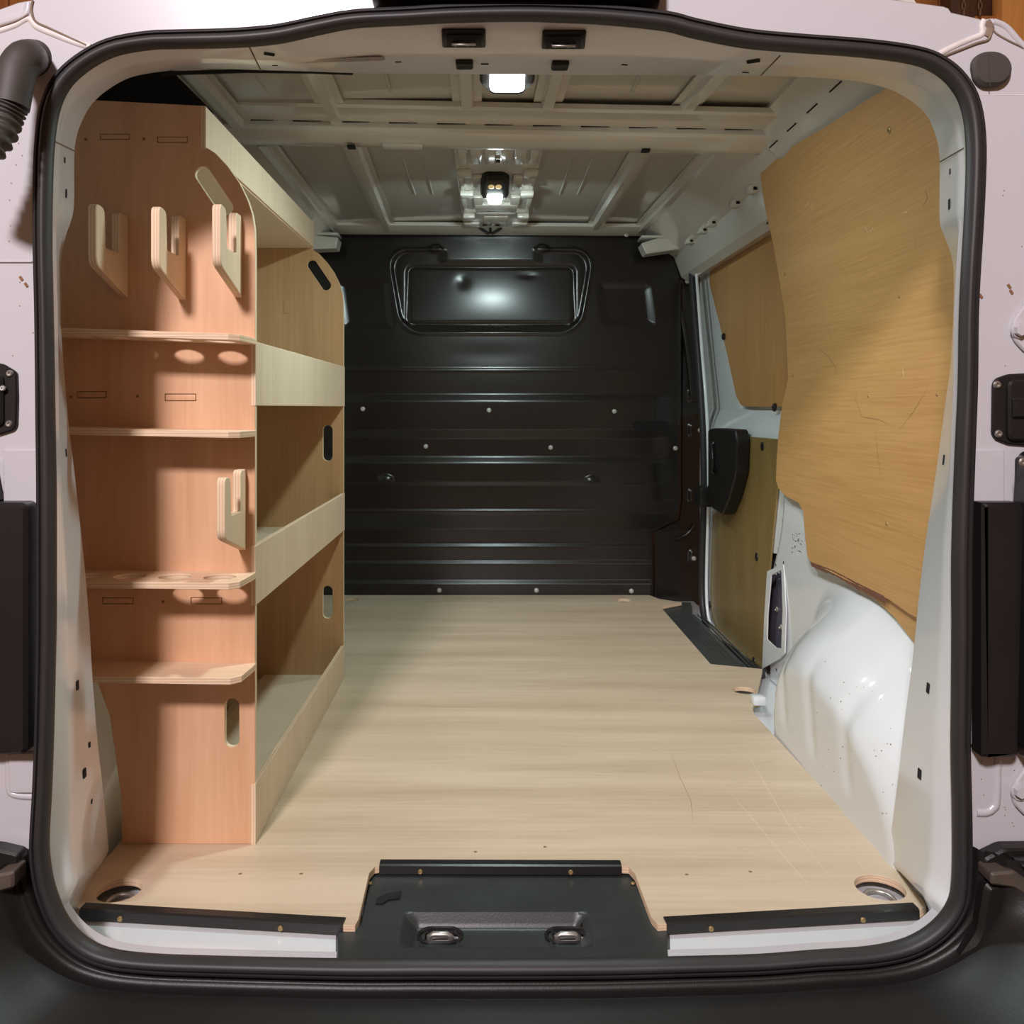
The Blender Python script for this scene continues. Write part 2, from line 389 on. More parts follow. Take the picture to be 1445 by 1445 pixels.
# latch strikers
for i, (u, v) in enumerate([(654.5,52.5),(795.5,54.5)]):
    p, n = hit(ft, u, v); e = empty('latch_striker', p, 'black latch striker recess in the white header, %s' % ('left one of the pair' if i == 0 else 'right one of the pair'), 'latch', 'latch strikers in the header')
    q = n.to_track_quat('Z', 'X').to_matrix()
    z = n; x = Vector((1, 0, 0)); y = z.cross(x).normalized()
    R = Matrix((x, y, z)).transposed()
    def loc(a, b, c): return p+R @ Vector((a, b, c))
    bm = bmesh.new(); box_bm(bm, loc(0, 0, .002), (.061, .029, .006), .0028, 3, R); bm_obj('housing', bm, GLOSSP, e)
    bm = bmesh.new(); box_bm(bm, loc(0, -.002, .0052), (.048, .021, .004), .0018, 2, R); bm_obj('recess_rim', bm, PLASTIC, e)
    tube('striker_bar', [loc(-.016, -.004, .007), loc(-.016, -.004, .011), loc(.016, -.004, .011), loc(.016, -.004, .007)], .0018, ZINC, e, 8)
    for sx in (-.012, .006): place('screw', SCREW, ZINC, loc(sx, -.006, .008), n, e, (.6, .6, 1))
# rubber buffers
for i, (u, v) in enumerate([(655.5,87.5),(790.5,89)]):
    p, n = hit(ft, u, v); x = Vector((1, 0, 0)); y = n.cross(x).normalized(); R = Matrix((x, y, n)).transposed()
    bm = bmesh.new(); box_bm(bm, p+n*.003, (.0255, .028, .010), .0035, 3, R)
    o = bm_obj('rubber_buffer', bm, PLASTIC); tag(o, 'square black rubber buffer under the header, %s of the lamp' % ('left' if i == 0 else 'right'), 'buffer', 'rubber buffers under the header')

# ================================================================== LOAD FLOOR
def fz(pts): return [tuple(PZ(u, v)[:2]) for u, v in pts]
out = []
front_l = [(112,1293),(105,1286),(106,1276)]
FL = fz([(152,1208),(106,1270),(105,1278),(114,1284),(300,1294),(489,1306),(501,1306),(506,1297),(521,1232),(529,1223),(540,1221),(700,1221),(870,1222),(887,1223),(896,1233),(919,1294),(928,1305),(945,1304),(1120,1295),(1298,1285),(1307,1279),(1303,1270),(1255,1212),(1150,1100),(1065,1008),(1062,1000),(1068,980),(1076,944),(1003,937),(932,856),(962,850),(930,845),(912,838),(895,836)])
FL += [((487-U0)*3.57/F, 3.57), (-.80, 3.57), (-.80, 2.3), (-.655, 2.26), (-.64, 1.50)]
holes = []
HOLES = [(1242,1252,.0375),(168,1256,.034),(1050,974,.031),(880,847,.030),(496,846,.030)]
for u, v, r in HOLES:
    c = PZ(u, v); holes.append(circ(c.x, c.y, r, 36))
pf = empty('plywood_floor', (0, 1.9, -.012), 'pale plywood load floor with round tie-down cutouts and black-edged sill notch', 'floor')
board = plate('board', FL, holes, 'z', -.012, 0, W_FLOOR, plyedge('z'), pf, bevel=.0006)
# tie-down rings below the cutouts
for i, (u, v, r) in enumerate(HOLES):
    c = PZ(u, v)
    e = empty('tie_down_ring', (c.x, c.y, -.032), ['steel tie-down ring in the round cutout at the right front corner of the floor','steel tie-down ring in the round cutout at the left front corner of the floor','steel tie-down ring in the cutout beside the right wheel arch','steel tie-down ring in the far right cutout by the bulkhead','steel tie-down ring in the far cutout beside the shelving'][i], 'tie-down', 'tie-down rings in the floor')
    bm = bmesh.new(); bmesh.ops.create_cone(bm, cap_ends=True, segments=28, radius1=r*1.5, radius2=r*1.35, depth=.004); bmesh.ops.translate(bm, vec=(c.x, c.y, -.0295), verts=bm.verts)
    bm_obj('dish', bm, PAINT if i < 2 else BRASS, e)
    pts = [(c.x+r*.62*math.cos(t), c.y+r*.62*math.sin(t), -.0215+.003*math.sin(t)) for t in [2*math.pi*k/24 for k in range(24)]]
    tube('ring', pts, .0038, ZINC if i != 3 and i != 4 else BRASS, e, 8, closed=True)
# strips
def strip(name, a, b, nscr):
    # a,b: pixel ends of the upper line on the board surface; L-section folded over the front edge
    A = PZ(*a); B = PZ(*b); d = (B-A).normalized(); n = Vector((d.y, -d.x, 0)); n = n if n.y < 0 else -n
    w = .0165; hgt = .0125
    secs = [(0, .0005), (0, .0028), (w-.002, .0028), (w+.0015, .001), (w+.0020, -hgt), (w-.0002, -hgt), (w-.0002, .0005)]
    V = []; 
    for q in (A, B):
        for s, z in secs: V.append(q+n*s+Vector((0, 0, z)))
    k = len(secs); Fc = [tuple(range(k)), tuple(range(k, 2*k))]+[(i, (i+1) % k, k+(i+1) % k, k+i) for i in range(k)]
    o = mesh_obj(name, V, Fc, mat('black_anodised', (.012, .011, .011), .35), pf, 20)
    for t in nscr:
        p = A+(B-A)*t+n*(w+.0022)+Vector((0, 0, -.008)); place('screw', SCREW_B, BRASS, p, n+Vector((0, 0, .15)), o)
    return o
strip('edge_strip', (121,1276), (488,1297), (.16, .77))
strip('edge_strip', (537,1215), (875,1216), (.17, .79))
strip('edge_strip', (936,1296), (1288,1276), (.17, .77))
# scratches and knots on the board
def scratch(pts, z, w, m, parent):
    Q = [PZ(u, v) for u, v in pts]; V = []; Fc = []
    for i, q in enumerate(Q):
        d = (Q[min(i+1, len(Q)-1)]-Q[max(i-1, 0)]).normalized(); n = Vector((-d.y, d.x, 0)); ww = w*(.3 if i in (0, len(Q)-1) else 1)
        V += [q+n*ww+Vector((0, 0, z)), q-n*ww+Vector((0, 0, z))]
    for i in range(len(Q)-1): Fc.append((2*i, 2*i+1, 2*i+3, 2*i+2))
    mesh_obj('scratch', V, Fc, m, parent, 0)
for pts in [[(1018,1103),(1070,1165),(1120,1225),(1154,1262)],[(1053,1062),(1075,1098),(1110,1160),(1182,1252)],[(1100,1128),(1130,1168),(1172,1170)],[(1195,1195),(1215,1222),(1228,1232)]]:
    scratch(pts, .0002, .0005, SCR, board)
for pts in [[(945,1058),(960,1098),(975,1130),(978,1160)],[(1040,1088),(1112,1066)],[(1140,1166),(1200,1175)]]: scratch(pts, .0002, .0004, SCRD, board)
KN = disc_mesh('plug', .003, .0003)
for u, v in [(969,1234),(1059,1230),(339,1233),(425,1233),(671,1202),(769,1195)]:
    place('screw_head', KN, SCRD, PZ(u, v), (0, 0, 1), board)

# metal floor below, step well
fm = box('floor', (-.83, 1.37, -.05), (.83, 3.60, -.032), PAINT_IN); tag(fm, 'white painted metal load floor under the plywood', kind='structure')
# cut: make it shorter on the right where the step well is (separate pieces keep it simple)
bm = bmesh.new()
tv = [PZ(925,848,-.014), PZ(975,850,-.014), Vector((.755,3.30,-.014)), Vector((.755,2.66,-.014)), PZ(1062,950,-.014), PZ(990,950,-.014)]
st = plate('step_mat', [(v.x, v.y) for v in tv], [], 'z', -.031, -.014, TREAD)
tag(st, 'black ribbed rubber step mat in the sliding doorway', 'mat')
for k in range(13):
    x0 = .615+k*.014; y0 = 2.62+max(0, (.7-x0))*3.2
    if x0 < .79: box('rib', (x0, max(2.60, 3.30-(x0-.55)*3.3), -.0145), (x0+.006, 3.28, -.0120), TREAD, st, .0008, 1)

# ================================================================== SILL COVER (rear step plate)
sc = empty('sill_cover', (0, 1.3, -.02), 'black plastic sill cover with two slots in the middle of the rear sill', 'cover')
# built as a height map over (x,y)
NX, NY = 150, 90
yb0, yb1 = 1.205, 1.462
def sillz(x, y):
    # base: gentle slope, towards the front rises a little
    z = float(np.interp(y, [1.2, 1.235, 1.27, 1.40, 1.47], [.000, -.004, -.008, -.014, -.016]))
    s = lambda a, b, t: max(0, min(1, (t-a)/(b-a)))
    # recess
    xl = -.115+.03*(y-1.30)*2; wall = s(1.344, 1.334, y)*s(1.247, 1.280, y)
    inx = s(-.128, -.108, x)*s(.150, .130, x)
    return z-.021*wall*inx
V = []; Fc = []; idx = {}
yl0, yl1 = 1.205, 1.468
for j in range(NY):
    y = yl0+(yl1-yl0)*j/(NY-1)
    v = V0+(H-float(np.interp(y, [1.2, 1.235, 1.27, 1.40, 1.47], [.000, -.004, -.008, -.014, -.016])))*F/y
    # side edges in px: bottom (475..945 at v 1350) widening step below v 1312
    if v > 1314: ul, ur = 474, 945
    elif v > 1306: t = (1314-v)/8; ul, ur = 474+t*33, 945-t*22
    else: t = (1306-v)/(1306-1235); ul, ur = 507+t*15, 923-t*27
    x0, x1 = (ul-U0)*y/F, (ur-U0)*y/F
    for i in range(NX):
        x = x0+(x1-x0)*i/(NX-1); z = sillz(x, y)
        if i in (0, NX-1) or j in (0,): z -= .006
        V.append((x, y, z))
slots = [((620-U0)*1.29/F, .0), ((803-U0)*1.29/F, .0)]
def inslot(x, y): return any(abs(x-c) < .024 and 1.296 < y < 1.330 for c, _ in slots)
for j in range(NY-1):
    for i in range(NX-1):
        a = j*NX+i; q = V[a]
        if inslot(q[0], q[1]): continue
        Fc.append((a, a+1, a+NX+1, a+NX))
body_ = mesh_obj('cover_plate', V, Fc, PLATEP, sc, 50)
for c, _ in slots:
    out = caps(c, 1.313, .014, .0205, 0); inn = caps(c, 1.313, .013, .0165, 0)
    plate('slot_rim', out, [inn], 'z', -.036, -.0255, GLOSSP, None, sc, bevel=.002)
    o = plate('striker_plate', caps(c, 1.313, .012, .018, 0), [], 'z', -.0445, -.0435, PAINT, None, sc)
    tube('striker_loop', [(c-.016, 1.313, -.043), (c-.016, 1.313, -.030), (c-.010, 1.313, -.027), (c+.010, 1.313, -.027), (c+.016, 1.313, -.030), (c+.016, 1.313, -.043)], .0045, ZINC, sc, 10)
    box('web', (c-.030, 1.215, -.024), (c-.026, 1.272, -.0125), PLATEP, sc, .001); box('web', (c+.026, 1.215, -.024), (c+.030, 1.272, -.0125), PLATEP, sc, .001)
for u, v in [(522,1247),(893,1247),(502,1314),(917,1315)]: place('clip', SCREW_B, BRASS, PZ(u, v, -.013), (0, 0, 1), sc, (.9, .9, 1))
# black marker smudge
plate('smudge', [tuple(PZ(u, v, -.011)[:2]) for u, v in [(530,1276),(532,1268),(545,1262),(566,1258),(564,1268),(548,1270),(540,1276)]], [], 'z', -.0118, -.0098, VOID, None, sc, bevel=.0001)

# ================================================================== RIGHT WALL with wheel arch
KZ = [-.10, .0, .45, .62, .85, 1.0, 1.2, 1.38, 1.46]
KX = [.80, .80, .783, .785, .797, .795, .77, .728, .69]
def baseX(z): return float(np.interp(z, KZ, KX))
def sm(t): t = max(0., min(1., t)); return t*t*(3-2*t)
def arch(y, z):
    # wheel arch bulge (towards the middle)
    a_, c_ = abs(y-1.80)/(.455 if y > 1.80 else .62), abs(z+.02)/float(np.interp(y, [1.45, 1.66, 1.83, 2.1], [.33, .362, .395, .405]))
    r = (a_**2.5+c_**2.5)**(1/2.5)
    b = .152*sm((1.0-r)/.46)
    if b > .02:
        for yc in (1.62, 1.80, 1.97):      # pressed grooves in the arch face
            b -= .0045*math.exp(-((y-yc-.10*z)/.022)**2)*sm((.30-z)/.12)*sm((z-.03)/.05)
        b -= .006*math.exp(-((r-.62)/.05)**2)*.5
    return b
def pil_r(y, z):   # pillar turning outwards past y=2.46
    e = 2.56-.17*sm((z-.15)/.35)
    return sm((y-e)/.07)*.14
vh = [(1084,905),(1084,868),(1087,812),(1104,806),(1106,862),(1104,915),(1096,916)]
V = []; Fc = []; ny, nz = 150, 170
ys = np.linspace(1.36, 2.70, ny); zs = np.linspace(-.03, 1.46, nz)
for z in zs:
    for y in ys: V.append((baseX(z)+.012-arch(y, z)+pil_r(y, z), y, min(z, H+.425*y)))
def inpoly(x, y, poly):
    c = False
    for i in range(len(poly)):
        x1, y1 = poly[i-1]; x2, y2 = poly[i]
        if (y1 > y) != (y2 > y) and x < (x2-x1)*(y-y1)/(y2-y1)+x1: c = not c
    return c
def proj(p): return (U0+p[0]*F/p[1], V0-(p[2]-H)*F/p[1])
for j in range(nz-1):
    for i in range(ny-1):
        a = j*ny+i; q = (Vector(V[a])+Vector(V[a+ny+1]))/2
        if 2.2 < q.y < 2.7 and inpoly(*proj(q), vh): continue
        Fc.append((a, a+1, a+ny+1, a+ny))
wr = mesh_obj('wall_right', V, Fc, PAINT_IN, smooth=60); tag(wr, 'white painted right side of the load bay with bulging wheel arch', kind='structure')
wt = bvh(wr)
box('cavity', (.835, 2.28, -.05), (.84, 2.75, .42), VOIDG, wr)
def q2(u, v): q = PX(u, v, .800); return (q.y, q.z)
plate('cavity_flange', rnd([q2(*p) for p in [(1076,944),(1079,870),(1083,806),(1106,796),(1110,862),(1108,922),(1100,930)]], .004, 3), [rnd([q2(*p) for p in [(1083,902),(1084,868),(1089,812),(1103,804),(1105,862),(1103,915),(1096,914)]], .004, 3)], 'x', .7985, .8015, PAINT_IN, None, wr, bevel=.0006)
for u, v in [(1097,860),(1103,885)]: place('cavity_bolt', RIV, ZINC, PX(u, v, .834), (-1, 0, 0), wr)
HC = hole_mesh(.012, .016, .0045)
for u, v in [(1095,797),(1106,794),(1107,855),(1107,898),(1088,925),(1096,945)]:
    p, n = hit(wt, u, v)
    if p: place('punched_hole', HC, VOID, p+n*.0005, n, wr, (.5, .5, 1))
# paint scuffs on pillar
for k in range(26):
    u, v = random.uniform(1117, 1140), random.uniform(752, 782); p, n = hit(wt, u, v)
    if p: place('scuff', HOLE, VOID, p+n*.0003, n, wr, (random.uniform(.2, 1.6), random.uniform(.08, .2), 1), random.uniform(-.3, .3))
for k in range(40):
    u, v = random.uniform(1150, 1262), random.uniform(930, 1200); p, n = hit(wt, u, v)
    if p: place('paint_speck', HOLE, DIRT, p+n*.0003, n, wr, (random.uniform(.08, .3), random.uniform(.08, .3), 1))
# small bracket at the arch foot
box('bracket', (.668, 2.235, .0), (.70, 2.27, .022), PAINT_IN, wr, .004)

# ---- plywood lining on right
def to_wall(u, v, off=0.0):
    X = .79
    for _ in range(14):
        Y = X*F/(u-U0); z = H+(V0-v)*Y/F; X = X*.4+(baseX(max(-.1, min(1.46, z)))-off)*.6
    return (Y, z)
def bow(bm, off=0.0, t0=0):
    for z in np.arange(-.05, 1.48, .04):
        bmesh.ops.bisect_plane(bm, geom=bm.verts[:]+bm.edges[:]+bm.faces[:], plane_co=(0, 0, z), plane_no=(0, 0, 1), dist=1e-5)
    for v in bm.verts: v.co.x += baseX(v.co.z)
L1 = [(1077,243),(1080,272),(1085,300),(1095,345),(1105,400),(1111,440),(1114,480),(1116,536),(1108,571),(1103,610),(1100,650),(1099,678),(1103,690),(1114,701),(1131,709),(1138,722),(1141,761),(1144,785),(1148,793)]
Lp = [to_wall(u, v) for u, v in L1]
Lp += [to_wall(1200,819), to_wall(1260,846), (1.64,.372), (1.37,.372), (1.37,to_wall(1255,125)[1]-.01), to_wall(1255,125), to_wall(1165,182), to_wall(1122,207), to_wall(1110,222), to_wall(1090,228), to_wall(1079,236)]
ln = empty('wall_lining', (.79, 1.9, .37), 'large golden-brown plywood lining on the right wall above the wheel arch', 'panel')
sheet = plate('sheet', Lp, [], 'x', -.008, .0, W_LINE, plyedge('x'), ln, bevel=.0005, post=bow)
L2 = [to_wall(1146,790), to_wall(1165,803), to_wall(1190,820), to_wall(1235,846), to_wall(1262,872), to_wall(1291,910), (1.55,.29), (1.40,.20), (1.38,.20), (1.38,.40), (1.9,.40)]
plate('lower_offcut', L2, [], 'x', .001, .008, W_LINE, plyedge('x'), ln, bevel=.0004, post=bow)
# splintered edge: a row of thin dark slivers
ed = [to_wall(1148,794), to_wall(1180,806), to_wall(1215,824), to_wall(1252,842)]
for k in range(len(ed)-1):
    (y0, z0), (y1, z1) = ed[k], ed[k+1]
    for j in range(3):
        a = j/3; b = (j+1)/3+.05; ya, za = y0+(y1-y0)*a, z0+(z1-z0)*a; yb, zb = y0+(y1-y0)*b, z0+(z1-z0)*b
        h_ = .007+random.random()*.006
        X = baseX(za)-.0088
        mesh_obj('splinter', [(X, ya, za+.003), (X, yb, zb+.002), (X+.003, yb, zb-h_), (X+.003, ya, za-h_*.8), (X+.006, ya, za+.002), (X+.006, yb, zb+.002)], [(0, 1, 2, 3), (3, 2, 5, 4), (0, 3, 4), (1, 5, 2), (0, 4, 5, 1)], W_RAW, ln, 0)
lt = bvh(sheet)
def lscr(pts, w=.0006, m=SCRD):
    V = []; Fc = []
    Q = [hit(lt, u, v) for u, v in pts]
    Q = [q for q in Q if q[0] is not None]
    for i, (q, n) in enumerate(Q):
        d = (Q[min(i+1, len(Q)-1)][0]-Q[max(i-1, 0)][0]).normalized(); s = n.cross(d)*w*(.3 if i in (0, len(Q)-1) else 1)
        V += [q+s+n*.0004, q-s+n*.0004]
    for i in range(len(Q)-1): Fc.append((2*i, 2*i+1, 2*i+3, 2*i+2))
    if Fc: mesh_obj('scratch', V, Fc, m, sheet, 0)
lscr([(1154,491),(1168,502),(1178,516),(1182,530)]); lscr([(1209,548),(1208,565),(1216,588),(1240,592),(1258,600)], .0004); lscr([(1313,540),(1290,580),(1268,608)], .0004)
lscr([(1234,600),(1240,650),(1243,672)], .0005); lscr([(1245,686),(1249,697)]); lscr([(1245,724),(1246,733)]); lscr([(1306,268),(1309,280),(1303,290)], .0009); lscr([(1292,332),(1291,350)], .0007)
lscr([(1160,448),(1170,465),(1178,500)], .0003); lscr([(1200,400),(1196,440)], .0003)
for a_ in [[(1136,292),(1142,285)],[(1144,293),(1148,284)],[(1229,327),(1232,320)],[(1274,518),(1276,534)],[(1276,300),(1281,299)],[(1220,318),(1225,328)]]: lscr([a_[0], ((a_[0][0]+a_[1][0])/2, (a_[0][1]+a_[1][1])/2), a_[1]], .0009, SCR)
for u, v, s in [(1255,184,1),(1108,387,.7),(1119,530,.6),(1269,419,.35),(1252,739,.5),(1323,557,.4),(1226,559,.4)]:
    p, n = hit(lt, u, v); place('screw', SCREW_B, BRASS, p, n, sheet, (s*1.6, s*1.6, 1))
# ================================================================== SLIDING DOOR (door_1)
d1 = empty('door_1', (.82, 2.9, -.04), 'white sliding side door with plywood and hardboard panels', kind='structure')
def doorX(z): return float(np.interp(z, [-.06, .66, .70, .75, 1.30, 1.36], [.815, .815, .83, .86, .845, .80]))
ys = np.linspace(2.36, 3.64, 40); zs = np.linspace(-.05, 1.40, 70); V = []; Fc = []
for z in zs:
    for y in ys: V.append((doorX(z), min(max(y, 2.60 if z < .34 else 2.44) if z < .62 else y, doorX(z)*4.2), z))
for j in range(69):
    for i in range(39): a = j*40+i; Fc.append((a, a+1, a+41, a+40))
mesh_obj('door_skin', V, Fc, PAINT_IN, d1, 25)
# upper ply
up = []
for u, v in [(1003,400),(1004,380),(1012,369),(1040,352),(1085,320)]: q = PX(u, v, .848); up.append((q.y, q.z))
up += [(2.2, 1.30), (2.2, .765)]
for u, v in [(1108,574),(1060,574),(1050,572),(1043,560),(1030,500)]: q = PX(u, v, .852); up.append((q.y, q.z))
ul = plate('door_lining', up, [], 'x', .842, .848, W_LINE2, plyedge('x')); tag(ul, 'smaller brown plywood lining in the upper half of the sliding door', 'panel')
PL2 = disc_mesh('plug', .013, .008)
for u, v, X in [(1050,340,.845),(1094,575,.84),(1022,475,.84)]:
    q = PX(u, v, X); place('clip', PL2, PLASTIC, q, (-1, 0, 0), d1)
# hardboard
hb = []
for u, v in [(1041,615),(1101,620),(1100,640),(1096,700),(1090,760),(1085,815),(1081,870),(1079,944),(1070,943),(1050,930),(1026,908),(1012,893),(1004,870),(1002,835),(1003,790),(1006,727),(1030,700),(1041,660)]:
    q = PX(u, v, .808); hb.append((q.y, q.z))
hbp = plate('door_panel', hb, [], 'x', .808, .813, W_HARD, None); tag(hbp, 'speckled brown hardboard panel in the lower half of the sliding door', 'panel')
for u, v in [(1043,624),(1076,630),(1028,711),(1068,786),(1002,853),(1064,933)]:
    q = PX(u, v, .808); place('trim_plug', PL2, PLASTIC, q, (-1, 0, 0), hbp, (1, 1, .5))
# scuffs on hardboard
for a_, b_ in [((1021,884),(1034,897)),((1015,845),(1029,862)),((1006,795),(1016,808))]:
    q0 = PX(*a_, .8075); q1 = PX(*b_, .8075); s = Vector((0, .004, .006))*.5
    mesh_obj('scratch', [q0, q0+s*.6, q1+s*.6, q1], [(0, 1, 2, 3)], mat('pale_scuff', (.38, .28, .13), .6), hbp, 0)
# door seal
ds = []
for u, v in [(1092,306),(1085,309),(1070,314),(1040,326),(1012,338),(990,349),(979,360),(976,380),(979,430),(985,500),(989,560),(992,620),(993,700),(991,770),(990,830),(993,868),(1001,890),(1018,908),(1040,925),(1066,945),(1075,952)]:
    ds.append(PX(u, v, .790))
so = tube('sliding_door_seal', catmull(ds, 4, False), .0165, RUBBER, n=12, flat=.7, up=Vector((1, 0, 0))); tag(so, 'black rubber seal curving round the sliding door opening', 'seal')
ds2 = []
for u, v in [(1088,316),(1070,323),(1040,335),(1014,347),(994,357),(985,368),(983,385),(986,430),(991,500),(996,560),(999,620),(1000,700),(998,770),(997,830),(999,866),(1006,887),(1022,904),(1044,922),(1070,943)]:
    ds2.append(PX(u, v, .797))
tube('door_flange', catmull(ds2, 4, False), .006, PAINT_IN, d1, n=8)
# handle
e = empty('door_handle', (.78, 3.0, .5), 'black plastic inner pull handle'); e.parent = d1; e.matrix_parent_inverse = Matrix.Translation(d1.location).inverted()
hp = []
for u, v in [(999,606),(1008,604),(1037,606),(1040,622),(1038,668),(1030,700),(1019,727),(1003,716),(999,700)]: q = PX(u, v, .765); hp.append((q.y, q.z))
plate('handle_body', rnd(hp, .012, 3), [], 'x', .765, .807, PLASTIC, None, e, bevel=.004)
gp = [PX(1008,625,.765), PX(1012,640,.765), PX(1013,658,.765), PX(1008,668,.765)]
tube('grip', [gp[0], gp[0]+Vector((-.008, 0, -.01)), gp[1]+Vector((-.015, 0, 0)), gp[2]+Vector((-.015, 0, 0)), gp[3]+Vector((-.008, 0, .01)), gp[3]], .006, GLOSSP, e)
q = PX(993,700,.76); bm = bmesh.new(); box_bm(bm, q+Vector((0, 0, 0)), (.05, .09, .07), .008, 3); bm_obj('latch_block', bm, PLASTIC, e)

# side panel above the sliding door, cant rails
def rail(name, sx, y0, y1, prof, m, tilt=0, label=None):
    V = []; k = len(prof)
    for y in (y0, y1):
        for x, z in prof: V.append((sx*x, y, z))
    Fc = [tuple(range(k)), tuple(range(k, 2*k))]+[(i, (i+1) % k, k+(i+1) % k, k+i) for i in range(k)]
    return mesh_obj(name, V, Fc, m, None, 20)
ceil = empty('ceiling', (0, 2.5, 1.47), 'beige-grey painted underside of the van roof with ribs and cross beam', kind='structure')
def cpart(o, p=None):
    o.parent = ceil; o.matrix_parent_inverse = Matrix.Translation(ceil.location).inverted(); return o
for sx in (1, -1):
    o = cpart(rail('side_rail', sx, 1.50, 2.24, [(.655,1.475),(.655,1.455),(.675,1.438),(.69,1.412),(.71,1.395),(.725,1.380),(.74,1.365),(.75,1.345),(.80,1.335),(.755,1.39),(.70,1.475)], PRIMER))
    o = cpart(rail('side_rail', sx, 2.22, 3.57, [(.585,1.475),(.585,1.455),(.63,1.44),(.69,1.405),(.715,1.38),(.745,1.36),(.775,1.28),(.80,1.26),(.84,1.27),(.84,1.475)], PRIMER))
    for k in range(6):
        y = 1.5+k*.13; x = sx*.700
        cpart(box('rail_slot', (x-.0015, y, 1.4012), (x+.0015, y+.06, 1.4030), VOID, None, 0))
    # rear rail clips: small raised tabs
    for k, y in enumerate([2.45, 2.62, 2.90, 3.02, 3.22]):
        x = sx*.735
        cpart(box('rail_tab', (x-.014, y, 1.352), (x+.014, y+.05, 1.372), PRIMER, None, .005))
        cpart(box('tab_hole', (x-.004, y-.003, 1.356), (x+.006, y+.001, 1.364), VOID, None, 0))
    # bracket arms at the bulkhead
    a = 3.42
    if sx > 0: pr = [P(905,343,a), P(912,358,a), P(968,350,a), P(968,334,a), P(930,335,a)]
    else: pr = [P(477,335,a), P(474,350,a), P(400,353,a), P(400,330,a), P(443,331,a)]
    o = plate('bracket_arm', rnd([(q.x, q.z) for q in pr], .006, 3), [], 'y', a, a+.09, PRIMER, None, None, bevel=.005); cpart(o)
    box_o = cpart(box('bracket_flange', (min(pr[0].x, pr[3].x), a-.005, pr[3].z-.004), (max(pr[0].x, pr[3].x), a+.09, pr[3].z+.005), PRIMER, None, .002))
cpart(plate('corner_shade', [(-.80,1.28),(-.50,1.28),(-.50,1.29),(-.563,1.352),(-.60,1.40),(-.60,1.475),(-.80,1.475)], [], 'y', 1.60, 1.61, VOID))  # added black sheet, stands in for the shade in the upper left corner
# ---- roof skin, slightly crowned
V = []; Fc = []; nx, ny = 60, 20
for j in range(ny):
    y = 1.33+2.26*j/(ny-1)
    for i in range(nx):
        x = (-1+2*i/(nx-1))*float(np.interp(y, [1.33, 1.75], [.56, .80])); V.append((x, y, 1.478-.012*(x/.7)**2))
for j in range(ny-1):
    for i in range(nx-1): a = j*nx+i; Fc.append((a, a+1, a+nx+1, a+nx))
skin = cpart(mesh_obj('roof_skin', V, Fc, SKIN, None, 60))
box_o = cpart(box('roof_cap', (-.85, 1.78, 1.50), (.85, 3.65, 1.515), SKIN, None, 0))
# outer light-tight sides of the roof
# ribs: hat section along y
def hat(name, x0, y0, x1, y1, w=.030, f=.016, h=.020, z=1.472, m=PRIMER):
    sec = [(-w/2-f, 0), (-w/2-f, -.003), (-w/2, -.003), (-w/2+.006, -h), (w/2-.006, -h), (w/2, -.003), (w/2+f, -.003), (w/2+f, 0)]
    V = []; k = len(sec)
    for (x, y) in ((x0, y0), (x1, y1)):
        for s, dz in sec: V.append((x+s, y, z+dz-.012*(x/.7)**2))
    Fc = [tuple(range(k)), tuple(range(k, 2*k))]+[(i, (i+1) % k, k+(i+1) % k, k+i) for i in range(k)]
    return cpart(mesh_obj(name, V, Fc, m, None, 20))
for x0, x1 in [(-.365,-.375),(-.048,-.052),(.150,.135),(.50,.455),(-.62,-.62)]: hat('roof_rib', x0, 1.60, x1, 2.20, w=.036)
for x0, x1 in [(-.365,-.40),(.425,.415),(-.60,-.62),(.62,.60)]: hat('roof_rib', x0, 2.34, x1, 3.50, w=.034)
# flanges beside the cross beam, and beam
RB = Matrix.Rotation(.020, 3, 'Y')
def xbeam(name, y0, sec, m, xl=-.70, xr=.762, z=1.44, rot=.020):
    V = []; k = len(sec)
    for x in (xl, xr):
        for dy, dz in sec: V.append((x, y0+dy, z+dz-math.tan(rot)*(x)))
    Fc = [tuple(range(k)), tuple(range(k, 2*k))]+[(i, (i+1) % k, k+(i+1) % k, k+i) for i in range(k)]
    return cpart(mesh_obj(name, V, Fc, m, None, 25))
xbeam('beam_flange', 2.13, [(-.06, .028), (-.06, .016), (-.055, .010), (.0, .010), (.05, .010), (.05, .028)], PRIMER, -.66, .70)
xbeam('cross_beam', 2.20, [(-.02, .02), (-.02, -.002), (-.014, -.010), (.03, -.024), (.075, -.024), (.10, -.016), (.12, .002), (.12, .03)], PRIMER, -.68, .768)
xbeam('beam_flange', 2.33, [(-.01, .034), (-.01, .012), (.03, .012), (.035, .018), (.035, .034)], PRIMER, -.66, .62)
for k in range(11):
    x = -.60+k*.118; z = 1.44+.0095-math.tan(.02)*x
    cpart(box('flange_slot', (x, 2.176, z-.0015), (x+.070, 2.183, z+.001), VOID, None, 0))
for u, v in [(496,206),(911,211)]:
    q = P(u, v, 2.245); cpart(box('beam_hole', q-Vector((.010, .012, .006)), q+Vector((.010, .012, .0)), VOID, None, .001))
for u in (568, 843):
    q = P(u, 207, 2.25); cpart(box('beam_pad', q-Vector((.05, .02, .004)), q+Vector((.05, .03, .006)), PRIMER, None, .004))
# beam end bolt pocket
q = P(1100,213,2.24); o = bpy.data.objects.new('beam_hole', HC.copy()); o.data.materials.clear(); o.data.materials.append(VOID); link(o); o.scale = (2.6, 1.2, 1); o.location = q; o.rotation_euler = (math.radians(150), 0, 0); cpart(o)
# far flange at the bulkhead
xbeam('rear_flange', 3.46, [(-.03, .025), (-.03, .012), (.0, .006), (.06, .0), (.09, .0), (.09, .03)], PRIMER, -.66, .66, 1.445, .006)
